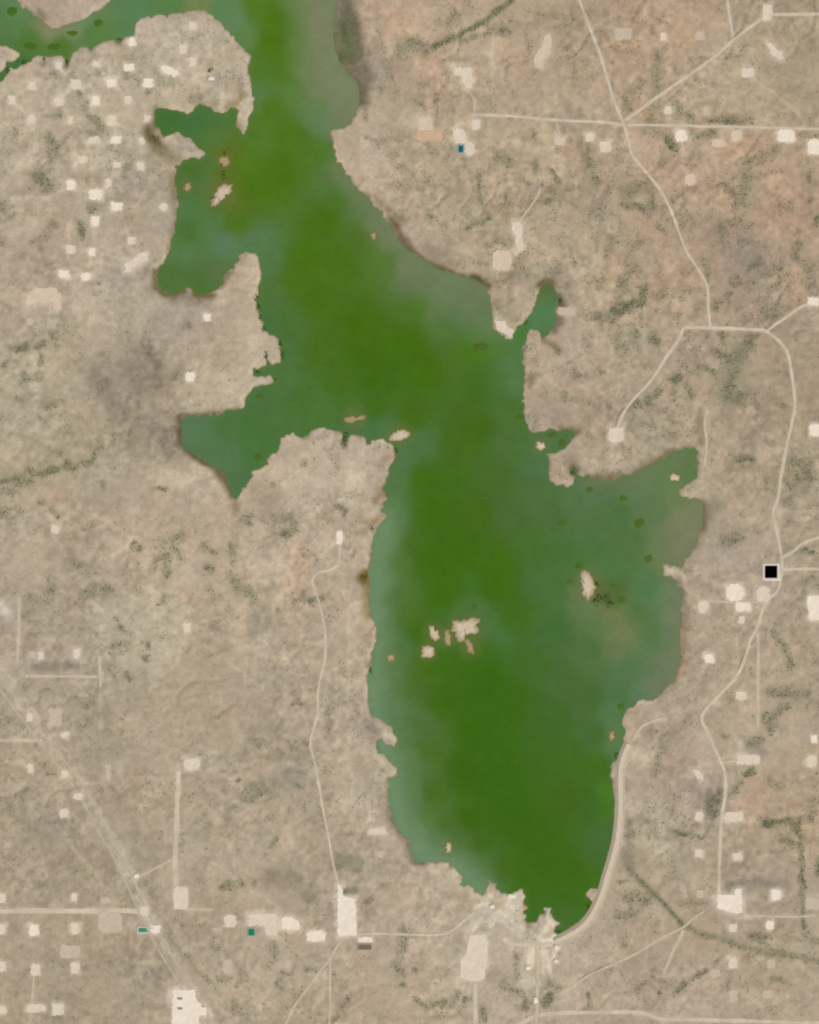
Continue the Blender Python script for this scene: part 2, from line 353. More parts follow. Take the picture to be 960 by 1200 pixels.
def seg_dist(pts, closed, X, Y, D, reach):
    n = len(pts)
    for k in range(n if closed else n - 1):
        (x0, y0), (x1, y1) = pts[k], pts[(k + 1) % n]
        i0 = np.searchsorted(gx, min(x0, x1) - reach); i1 = np.searchsorted(gx, max(x0, x1) + reach)
        j0 = np.searchsorted(gy, min(y0, y1) - reach); j1 = np.searchsorted(gy, max(y0, y1) + reach)
        if i1 <= i0 or j1 <= j0: continue
        xs = X[j0:j1, i0:i1]; ys = Y[j0:j1, i0:i1]
        dx, dy = x1 - x0, y1 - y0; L = dx * dx + dy * dy + 1e-9
        t = np.clip(((xs - x0) * dx + (ys - y0) * dy) / L, 0, 1)
        d = np.hypot(xs - x0 - t * dx, ys - y0 - t * dy)
        np.minimum(D[j0:j1, i0:i1], d, out=D[j0:j1, i0:i1])
seg_dist(SHORE_R, True, GX, GY, DIST, 90)
LAND = np.where(WATER, -DIST, DIST)
rag = np.clip(0.75 + 1.2 * fbm(GX, GY, 45, 401, 2) + 0.5 * smooth(950, 1010, GY) * (GX < 660), 0.5, 1.6) * (1 - 0.85 * smooth(690, 715, GX) * smooth(880, 900, GY))
LAND = LAND + rag * (2.3 * vnoise(GX, GY, 4.6, 402) + 1.6 * vnoise(GX, GY, 9.5, 403)) * (1 - smooth(4, 9, np.abs(LAND)))                         # + on land, - in water (cells)

def gully_lines(scale, seed, width):
    u = GX + scale * .35 * fbm(GX, GY, scale * .8, seed + 50, 2); v = GY + scale * .35 * fbm(GX, GY, scale * .8, seed + 60, 2)
    return (1 - smooth(0.0, width, np.abs(fbm(u, v, scale, seed, 3)))) * smooth(-.25, .25, fbm(GX, GY, scale * 1.3, seed + 70, 2))
GUL_A = gully_lines(85, 801, .085); GUL_B = gully_lines(36, 831, .11)
roll = 12.0 * fbm(GX, GY, 130, 21, 4) + 4.5 * fbm(GX, GY, 26, 31, 4, .6) - 4.5 * GUL_A - 2.2 * GUL_B
HGT = np.where(LAND > 0, 0.05 + 9.0 * (1 - np.exp(-LAND / 40.0)) + roll * smooth(4, 60, LAND) + 0.35 * LAND * np.exp(-LAND / 6),
               np.maximum(-9.0, 0.55 * LAND))
HGT = HGT + 60.0 * smooth(700, 3500, np.maximum(np.abs(GX - 480), np.abs(GY - 600))) * (0.6 + 0.6 * fbm(GX, GY, 700, 77, 3))

# level the ground under each pad
def grid_window(x0, x1, y0, y1):
    return slice(np.searchsorted(gy, y0), np.searchsorted(gy, y1)), slice(np.searchsorted(gx, x0), np.searchsorted(gx, x1))
for p in PADS:
    if p['poly']:
        xs = [q[0] for q in p['poly']]; ys = [q[1] for q in p['poly']]
        hw, hh = (max(xs) - min(xs)) / 2, (max(ys) - min(ys)) / 2; cx, cy = (max(xs) + min(xs)) / 2, (max(ys) + min(ys)) / 2
    else:
        hw, hh = p['w'] / 2, p['h'] / 2; cx, cy = p['c']
    w = grid_window(cx - hw - 8, cx + hw + 8, cy - hh - 8, cy + hh + 8)
    X, Y = GX[w], GY[w]
    d = np.maximum(np.abs(X - cx) - hw, np.abs(Y - cy) - hh)
    k = 1 - smooth(1.5, 8, d); lnd = LAND[w] > 1
    core = (d < 1) & lnd
    if core.any():
        m = HGT[w][core].mean(); HGT[w] = np.where(lnd, HGT[w] * (1 - k) + m * k, HGT[w])

def height(x, y):
    x = np.asarray(x, float); y = np.asarray(y, float)
    i = np.clip(np.searchsorted(gx, x) - 1, 0, NX - 2); j = np.clip(np.searchsorted(gy, y) - 1, 0, NY - 2)
    fx = (x - gx[i]) / (gx[i + 1] - gx[i]); fy = (y - gy[j]) / (gy[j + 1] - gy[j])
    return (HGT[j, i] * (1 - fx) * (1 - fy) + HGT[j, i + 1] * fx * (1 - fy) + HGT[j + 1, i] * (1 - fx) * fy + HGT[j + 1, i + 1] * fx * fy)
def sample(A, x, y):
    i = np.clip(np.searchsorted(gx, x) - 1, 0, NX - 2); j = np.clip(np.searchsorted(gy, y) - 1, 0, NY - 2)
    return A[j, i]

# ------------------------------------------------------------------ soil colours (as seen in daylight, sRGB)
def blend_points(pts, X, Y, power=2.2, soft=30.0):
    num = np.zeros(X.shape + (3,)); den = np.zeros(X.shape)
    for x, y, c in pts:
        w = 1.0 / ((X - x) ** 2 + (Y - y) ** 2 + soft ** 2) ** (power / 2 * 1.5)
        num += w[..., None] * lin(c); den += w
    return num / den[..., None]
SOIL_PTS = [
 (40,170,(179,165,141)),(120,120,(183,170,146)),(200,60,(184,170,145)),(260,90,(182,168,143)),(150,230,(180,166,142)),(60,260,(175,160,137)),
 (40,330,(178,162,139)),(150,350,(178,164,140)),(230,410,(176,161,138)),(150,440,(160,146,124)),(290,350,(182,166,142)),(60,430,(178,164,138)),
 (40,540,(172,160,134)),(120,530,(175,162,136)),(160,600,(178,161,138)),(50,640,(176,160,136)),(60,720,(170,155,132)),(150,740,(180,168,144)),
 (230,640,(176,160,135)),(300,560,(182,166,142)),(340,640,(184,165,140)),(390,560,(188,172,148)),(420,640,(178,162,138)),(330,780,(176,160,136)),
 (220,820,(171,156,131)),(120,860,(168,154,130)),(40,900,(170,155,131)),(240,940,(174,159,134)),(330,920,(174,158,133)),(410,850,(178,163,140)),
 (410,950,(177,162,138)),(60,1010,(168,153,130)),(150,1000,(170,156,132)),(120,1120,(166,151,127)),(280,1040,(174,158,135)),(330,1150,(174,158,134)),
 (450,1050,(180,164,140)),(450,1150,(180,163,138)),(540,1060,(184,169,145)),(600,1090,(184,170,146)),(650,1150,(178,163,140)),(720,1130,(178,161,138)),
 (800,1150,(176,159,136)),(900,1150,(172,156,132)),(760,1010,(176,161,136)),(900,1030,(168,153,130)),(930,960,(178,158,131)),(790,900,(176,158,136)),
 (900,850,(174,158,133)),(940,790,(168,153,129)),(840,760,(174,158,134)),(860,640,(176,160,137)),(940,600,(172,156,131)),(850,560,(172,156,130)),
 (940,430,(166,149,124)),(870,470,(166,150,126)),(760,480,(174,159,133)),(690,450,(174,157,134)),(660,410,(178,160,135)),(780,330,(178,156,130)),
 (860,320,(170,150,127)),(920,240,(178,153,126)),(850,220,(180,157,131)),(780,210,(178,155,130)),(740,90,(177,156,131)),(690,40,(176,155,129)),
 (800,60,(178,158,131)),(860,110,(178,161,134)),(930,70,(166,150,123)),(600,80,(176,158,132)),(640,120,(178,160,134)),(560,40,(178,159,132)),
 (490,90,(180,158,132)),(460,150,(174,159,133)),(520,220,(176,160,133)),(620,210,(176,158,131)),(690,220,(174,155,130)),(560,270,(172,158,130)),
 (690,300,(172,156,129)),(730,370,(174,158,132)),(440,70,(182,160,136)),(430,190,(178,160,136)),(530,290,(172,155,131)),(640,270,(176,157,131)),
 (70,5,(176,158,136))]
SOIL = blend_points(SOIL_PTS, GX, GY) * np.array([1.025, 1.01, 1.035])
fade_far = 1 - smooth(0, 300, np.maximum(np.abs(GX - 480) - 540, np.abs(GY - 600) - 660))

SCRUB = np.zeros(GX.shape)          # how thick the brush stands, 0..1
def stroke_mask(pts, width, soft, wob=3.0, seed=0):
    x0 = min(p[0] for p in pts) - width - soft - 8; x1 = max(p[0] for p in pts) + width + soft + 8
    y0 = min(p[1] for p in pts) - width - soft - 8; y1 = max(p[1] for p in pts) + width + soft + 8
    w = grid_window(x0, x1, y0, y1)
    X = GX[w] + wob * vnoise(GX[w], GY[w], 9, 500 + seed); Y = GY[w] + wob * vnoise(GX[w], GY[w], 9, 600 + seed)
    D = np.full(X.shape, 1e3)
    if len(pts) == 1:
        D = np.hypot(X - pts[0][0], Y - pts[0][1])
    for k in range(len(pts) - 1):
        (a, b), (c, d) = pts[k], pts[k + 1]; dx, dy = c - a, d - b; L = dx * dx + dy * dy + 1e-9
        t = np.clip(((X - a) * dx + (Y - b) * dy) / L, 0, 1)
        D = np.minimum(D, np.hypot(X - a - t * dx, Y - b - t * dy))
    return w, 1 - smooth(max(0, width / 2 - soft), width / 2 + soft, D)
_sid = [0]
def soil(pts, width, soft, c, op, wob=3.0):
    """a patch or band of differently coloured soil"""
    _sid[0] += 1
    w, m = stroke_mask(pts, width, soft, wob, _sid[0]); m = (m * op)[..., None]
    SOIL[w] = SOIL[w] * (1 - m) + lin(c) * m
def brush(pts, width, soft, amount, wob=3.0):
    _sid[0] += 1
    w, m = stroke_mask(pts, width, soft, wob, _sid[0])
    SCRUB[w] = np.maximum(SCRUB[w], m * amount)

GRY, OLV, GRN, MUD, RED, PAL, DRK = (142,131,112), (134,128,101), (112,118,78), (104,92,68), (182,148,118), (196,180,154), (92,84,60)
# reddish, pale and grey soil
for pts, w_, s_, c, o in [
 ([(910,200),(915,250)],40,22,RED,.3),([(860,215),(880,190)],30,18,RED,.2),([(730,60),(745,20)],40,22,(180,152,124),.4),([(820,20),(800,50)],30,16,(182,154,126),.4),
 ([(745,120),(770,150)],40,18,(182,156,128),.4),([(760,255),(785,300)],40,18,(182,155,128),.4),([(925,320),(935,350)],22,14,(186,150,120),.45),([(500,100),(510,92)],30,14,(188,156,128),.5),
 ([(880,170),(850,172)],24,10,(190,152,124),.6),([(880,940),(890,920)],26,14,(188,158,130),.4),([(830,270),(870,255),(905,250)],16,10,(182,152,126),.25),
 ([(490,75),(505,110)],26,14,(184,156,130),.4),([(460,25),(470,60)],22,12,(192,164,136),.6),([(600,60),(620,100)],20,14,(182,152,126),.3),([(720,310),(700,325)],30,14,(182,156,128),.4),
 ([(350,650),(345,690)],26,14,(190,164,134),.5),([(220,690),(225,700)],18,10,(190,160,130),.5),([(160,905)],22,10,(180,152,126),.5),([(65,580)],18,9,(188,160,136),.5),([(265,835)],16,8,(178,154,124),.4),
 ([(130,745),(180,720),(200,740),(160,765)],40,18,(188,175,150),.6),([(190,555),(215,565)],18,8,(200,184,158),.8),([(20,610),(35,590)],24,12,(186,170,146),.6),
 ([(0,710),(8,720)],12,5,(206,194,174),.7),([(410,560),(412,590)],26,14,(204,188,162),.7),([(350,570),(360,540)],30,18,(192,176,150),.5),([(345,600),(380,590)],24,14,(188,172,148),.4),
 ([(292,330),(296,310)],10,8,(190,174,150),.5),([(295,390),(290,450)],26,18,(190,174,150),.5),([(245,440),(265,460)],24,14,(192,176,150),.5),([(130,400),(110,405)],26,12,(190,175,150),.5),([(70,430),(20,450)],30,18,(186,172,146),.5),
 ([(400,30),(395,100)],8,6,(150,138,118),.3),([(430,160),(440,200)],24,12,(188,168,146),.6),([(450,205),(440,180)],14,8,(176,160,142),.5),
 ([(155,430),(185,440),(170,460)],34,14,(148,134,114),.8),([(112,440),(130,470),(145,490)],14,9,(146,133,112),.7),([(175,412),(185,430)],10,6,(136,122,104),.7),([(165,505),(200,520)],46,18,(152,139,118),.7),([(200,345),(240,352)],12,8,(150,136,116),.7),
 ([(205,485),(206,530)],14,8,(156,142,122),.6),([(600,320),(650,320),(665,340)],22,10,(150,137,116),.6),([(480,95),(500,110)],30,12,GRY,.25),([(470,60),(440,90)],26,12,(154,142,124),.6),([(430,75),(428,120)],14,8,(150,138,120),.6),
 ([(845,280),(880,300)],44,20,(158,141,122),.6),([(870,200),(875,235)],26,12,(160,146,124),.6),([(700,195),(695,240)],22,12,(158,146,124),.5),([(750,230),(735,220)],30,12,(156,144,122),.5),([(770,250),(760,240)],18,10,(150,140,120),.4),
 ([(860,415),(855,460)],22,12,(146,140,112),.6),([(930,550),(945,560)],40,16,(160,147,124),.6),([(840,590),(828,600)],18,10,(148,136,116),.8),([(740,480),(760,500)],40,14,(160,148,126),.3),
 ([(785,610),(850,632)],26,10,(162,150,128),.3),([(875,300),(890,350)],20,10,(156,144,124),.4),([(740,400),(765,400)],18,8,(152,142,122),.5),
 ([(40,780),(90,781)],9,3,(146,134,114),.8),([(120,782)],20,8,(156,144,122),.4),([(290,560),(330,620)],26,12,(160,146,124),.4),([(285,695),(305,705)],28,12,(156,144,122),.5),
 ([(350,900),(300,930)],26,12,(154,143,122),.6),([(325,885),(355,890)],22,10,(156,144,124),.5),([(300,745),(325,735)],20,8,(152,142,120),.4),([(320,800),(330,790)],14,8,(156,144,122),.4),
 ([(20,965),(70,1000)],40,16,(158,144,122),.4),([(130,1030),(60,1035)],26,12,(160,147,124),.4),([(200,1120),(130,1140)],40,16,(160,146,122),.3),([(560,1095),(535,1100)],12,6,(158,144,124),.5),
 ([(430,990),(440,1020)],30,12,(164,150,128),.4),([(365,1010),(360,975)],30,12,(160,148,126),.3),([(395,1010),(415,1012)],22,7,(144,136,112),.7),([(320,1030),(345,1033)],24,6,(152,140,118),.6),([(365,1049)],24,6,(152,140,118),.6),
 ([(750,1005),(830,1010),(870,1035)],36,14,(160,146,122),.5),([(865,985),(900,1000)],30,14,(160,146,124),.4),([(870,1035),(920,1035)],12,6,(152,138,120),.6),([(760,985),(775,1000)],26,12,(186,171,144),.5),([(750,970),(770,985)],26,12,(188,172,146),.5),
 ([(745,905),(790,930)],26,14,(182,166,142),.4),([(755,950)],30,14,(180,166,140),.4),([(880,870),(890,880)],22,8,(150,138,120),.5),([(750,890),(765,880)],20,8,(192,174,150),.6),([(765,945),(775,955)],20,8,(190,175,150),.5),
 ([(600,1060),(610,1060)],26,8,(200,185,160),.7),([(575,1060),(560,1080)],22,8,(200,186,160),.7),([(600,1055),(607,1050)],12,5,(212,198,174),.7),([(645,1085),(635,1100)],14,6,(196,180,156),.6),([(625,1115),(625,1150)],22,8,(192,178,154),.7),
 ([(640,1090),(650,1075)],8,4,(198,182,156),.6),([(522,1015),(512,1020)],14,5,(196,180,155),.6),([(535,1024)],8,4,(200,185,160),.7),([(577,1040)],8,4,(196,178,150),.7),
 ([(440,850),(460,865)],8,4,(204,188,158),.8),([(445,890),(450,900)],12,5,(190,174,150),.6),([(461,903)],8,4,(198,184,150),.7),([(430,870),(425,880)],16,8,(186,172,150),.6),
 ([(430,690),(435,745)],8,5,(176,158,134),.5),([(425,900),(450,940),(452,960)],12,7,(164,150,130),.5),([(420,780),(425,840)],12,8,(172,157,136),.5),([(803,705),(806,790)],10,7,(178,152,126),.5),([(797,685),(800,730),(799,775),(790,800),(776,812)],9,7,(142,130,110),.75),([(826,598),(822,625),(812,648),(800,664)],9,7,(144,132,112),.75),([(424,60),(426,120)],12,8,(140,130,112),.5),([(780,815),(840,770)],14,8,(178,160,138),.4),
 ([(818,640),(806,660)],10,6,(168,152,130),.5),([(785,667)],10,5,(200,184,160),.7),([(806,577),(815,577)],10,4,(190,172,146),.7),([(748,822),(765,822)],6,3,(200,184,158),.7),([(735,840),(740,880)],9,4,(194,177,150),.6),
 ([(655,545),(660,565)],14,5,(186,164,140),.7),([(665,540),(680,548)],14,8,(152,138,118),.6),([(620,400),(617,450)],9,4,(184,164,140),.5),([(625,440),(622,450)],8,4,(120,108,80),.6),([(590,345),(600,375)],10,6,(160,148,118),.4),
 ([(610,300),(625,330)],10,6,(160,146,124),.4),([(640,470),(660,500)],20,10,(166,150,128),.4)]:
    soil(pts, w_, s_, c, min(.92, o * 1.35) if c[0] < 165 else min(.9, o * 1.1))
# scuffed bare ground round the pads and along the roads
for p in PADS:
    if p['poly']: soil(p['poly'] + [p['poly'][0]], 7, 3.5, PAD_TONE[p['tone']], .45, 2.0)
    else:
        (x_, y_), a_, b_ = p['c'], p['w'] / 2 - 1, p['h'] / 2 - 1
        soil([(x_ - a_, y_ - b_), (x_ + a_, y_ - b_), (x_ + a_, y_ + b_), (x_ - a_, y_ + b_), (x_ - a_, y_ - b_)], 4.6, 2.6, PAD_TONE[p['tone']], .5 if p['tone'] != 'f' else .35, 2.0)
hp = [p['c'] for p in PADS if p['c'][0] < 250 and p['c'][1] < 330]          # worn tracks link the headland pads
for q in hp:
    for r_ in sorted(hp, key=lambda t: math.hypot(t[0] - q[0], t[1] - q[1]))[1:3]: soil([q, r_], 2.4, 1.6, (200,185,160), .38, 2.0)
for pts, w_, nm in ROADS: soil(pts, w_ * 1.1, 2.2, (192,176,152), .45, 1.2)
# faint vehicle lines and fence lines
for pts, w_, o in [([(848,68),(875,88),(905,108),(940,138)],2.6,.6),([(577,45),(577,118)],3,.5),([(544,104),(540,132)],2.5,.5),([(900,24),(905,50)],2.5,.5),([(800,165),(800,200)],2.4,.5),([(692,25),(700,50)],2,.3),
 ([(575,140),(578,230)],3,.35),([(650,170),(646,235)],3,.3),([(440,905),(440,962)],3,.5),([(432,930),(434,975)],3,.5),([(413,905),(412,960)],3,.45),([(424,915),(423,955)],2.5,.4),([(409,720),(408,900)],4,.35),([(395,780),(397,900)],3,.3),
 ([(300,745),(355,790)],3,.3),([(170,715),(260,770),(300,800)],3,.3),([(180,700),(280,765)],2.5,.3),([(118,800),(118,870)],3,.5),([(0,893),(25,893)],4,.4),([(105,940),(150,1000)],3,.35),([(190,920),(195,1000)],2.5,.3),([(250,1010),(290,1040),(330,1065)],3,.5),([(220,1012),(260,1022)],2.5,.35),
 ([(602,1052),(596,1062)],9,1.0),([(575,1050),(570,1066)],7,.9),([(632,1100),(640,1106),(650,1098)],8,.9),([(625,1108),(622,1130)],10,.8),([(640,1115),(644,1140)],5,.8),([(585,1068),(575,1085)],7,.8),([(646,1070),(640,1090)],6,.7),([(555,1064),(565,1060)],6,.9),([(610,1090),(600,1082)],6,.6),([(655,1106),(648,1122)],6,.7),([(392,636),(376,650),(372,664),(382,674),(394,668),(397,650)],4,.7),([(820,704),(806,690),(800,672),(786,668)],3,.6),([(840,700),(812,712)],3,.5),([(-5,780),(60,872),(125,972),(165,1055),(205,1125),(255,1210)],13,.4),([(10,790),(70,870),(138,985),(160,1030)],3,.5),([(565,1075),(545,1100)],5,.6),([(575,1070),(610,1098)],5,.6),([(590,1075),(640,1100)],5,.5),([(636,1108),(640,1160)],5,.5),([(560,1066),(590,1072),(612,1060)],6,.5),([(600,1075),(600,1120)],4,.4),([(700,1170),(760,1135),(800,1100)],2.5,.35),([(860,1075),(940,1072)],3,.4),([(720,1125),(700,1130)],6,.4),
 ([(885,1005),(940,1000)],2.5,.3),([(858,980),(935,1022)],2.5,.2),([(860,755),(900,690)],2,.3),([(838,755),(865,748)],3,.3),([(40,800),(115,800)],3,.25),([(60,960),(100,1010),(140,1060)],3,.3),([(440,100),(470,30)],3,.3),([(470,140),(500,200),(520,250)],3,.25),([(620,30),(660,80)],3,.25),
 ([(545,210),(560,240),(548,262)],3,.3),([(625,280),(650,300),(690,310)],3,.3),([(650,420),(690,440),(720,430)],4,.3),([(640,440),(670,470)],4,.3),([(330,540),(375,570),(430,555)],4,.3),([(310,580),(340,560)],4,.35),([(40,480),(100,500)],4,.4),([(10,500),(60,520)],4,.4),([(80,455),(60,500)],4,.3),([(890,360),(930,330)],3,.2),([(780,430),(800,470),(810,500)],3,.4),([(745,430),(735,460)],3,.3),([(870,1180),(930,1150)],3,.2)]:
    soil(pts, w_, 1.6, (216,202,180) if 545 < pts[0][0] < 660 and 1045 < pts[0][1] < 1130 else (198,182,157), o, 1.5)
# dark wet mud along the shore
for pts, w_, s_, c, o in [
 ([(398,-5),(404,12),(414,28),(419,45),(417,70)],9,4,(104,96,76),.9),([(392,45),(396,66),(404,82),(416,92),(424,104),(424,118)],9,5,(100,92,68),.9),([(404,10),(408,50),(412,85)],26,9,(116,108,88),.85),([(402,26),(408,48),(406,64)],14,8,(90,100,68),.9),([(428,83),(432,90)],10,6,(120,110,92),.7),
 ([(432,232),(455,246),(468,256)],7,4,(128,112,88),.6),([(458,258),(468,275),(482,295)],8,4,(98,82,60),.9),([(485,297),(510,312),(540,323),(565,330)],6,3.5,(96,84,54),.9),([(555,325),(571,335)],7,4,(90,80,48),.9),([(500,293),(530,305)],10,7,(150,136,114),.6),
 ([(632,335),(638,329),(648,332)],6,3,(98,86,54),.9),([(656,350),(658,356)],9,4,(92,84,58),.9),([(655,375),(648,388)],8,4,(110,98,72),.8),([(638,398),(655,412)],5,3,(132,116,84),.7),
 ([(671,552)],9,4,(84,80,46),.9),([(690,560),(735,560),(762,545),(790,530)],7,4,(112,102,66),.85),([(660,505),(675,505)],8,4,(92,92,56),.8),([(822,590),(826,605),(823,618)],7,4,(116,102,72),.8),([(820,480),(821,520)],5,3,(134,120,100),.7),([(805,526),(812,530)],8,4,(130,122,80),.7),
 ([(212,490),(212,520),(228,534),(248,546),(262,558),(272,580)],7,3.5,(98,84,58),.95),([(214,487),(245,485),(280,480)],4,2.5,(122,106,80),.8),([(275,584),(277,595)],8,4,(140,122,98),.8),
 ([(182,320),(183,338),(196,345),(215,340)],6,3.5,(104,90,56),.9),([(200,295),(204,270),(207,245)],5,3,(128,114,86),.6),([(228,345),(250,346)],6,3,(104,86,46),.9),([(258,335),(272,318)],5,3,(128,110,78),.7),([(205,205),(204,235)],7,4,(132,118,92),.8),
 ([(173,153),(178,162),(184,168),(189,174)],9,5,(92,74,28),.9),([(184,178),(205,184)],12,6,(140,126,98),.6),([(182,127),(182,150)],5,3,(110,98,68),.7),([(195,175),(205,182)],12,6,(146,132,106),.6),([(268,128),(278,118),(284,112)],8,4,(146,128,84),.8),([(270,135),(277,150)],6,4,(134,118,76),.7),
 ([(432,720),(430,670),(424,680)],7,4,(128,110,68),.8),([(425,672),(427,682)],7,4,(120,96,44),.9),([(434,780),(434,800)],5,3,(122,118,60),.7),([(442,585),(452,570)],8,4,(138,118,80),.7),([(433,615),(445,608)],7,4,(150,126,86),.7),([(447,545),(455,535)],6,4,(140,122,100),.6),
 ([(433,838),(440,860)],10,5,(146,134,116),.7),([(459,960),(465,975),(482,992)],6,4,(136,124,102),.7),([(485,1010),(495,1012)],6,3,(112,102,70),.8),([(432,850),(437,870)],8,5,(150,136,118),.6),
 ([(728,873),(724,882)],6,3,(116,112,40),.8),([(797,715),(798,790)],5,3,(172,132,96),.5),([(616,1060),(618,1066)],5,3,(170,130,80),.7),([(406,510),(404,524)],4,2.5,(108,104,74),.8),([(463,520),(462,538)],4,2.5,(168,134,80),.7),
 ([(45,12),(52,20)],6,3,(130,118,96),.8),([(80,60),(78,78)],4,2.5,(118,110,76),.7),([(52,68),(52,76)],4,2.5,(124,118,84),.7),([(200,8),(240,9)],8,4,(142,134,100),.7)]:
    soil(pts, w_ * 1.35, s_ * 1.35, c, o, 1.6)

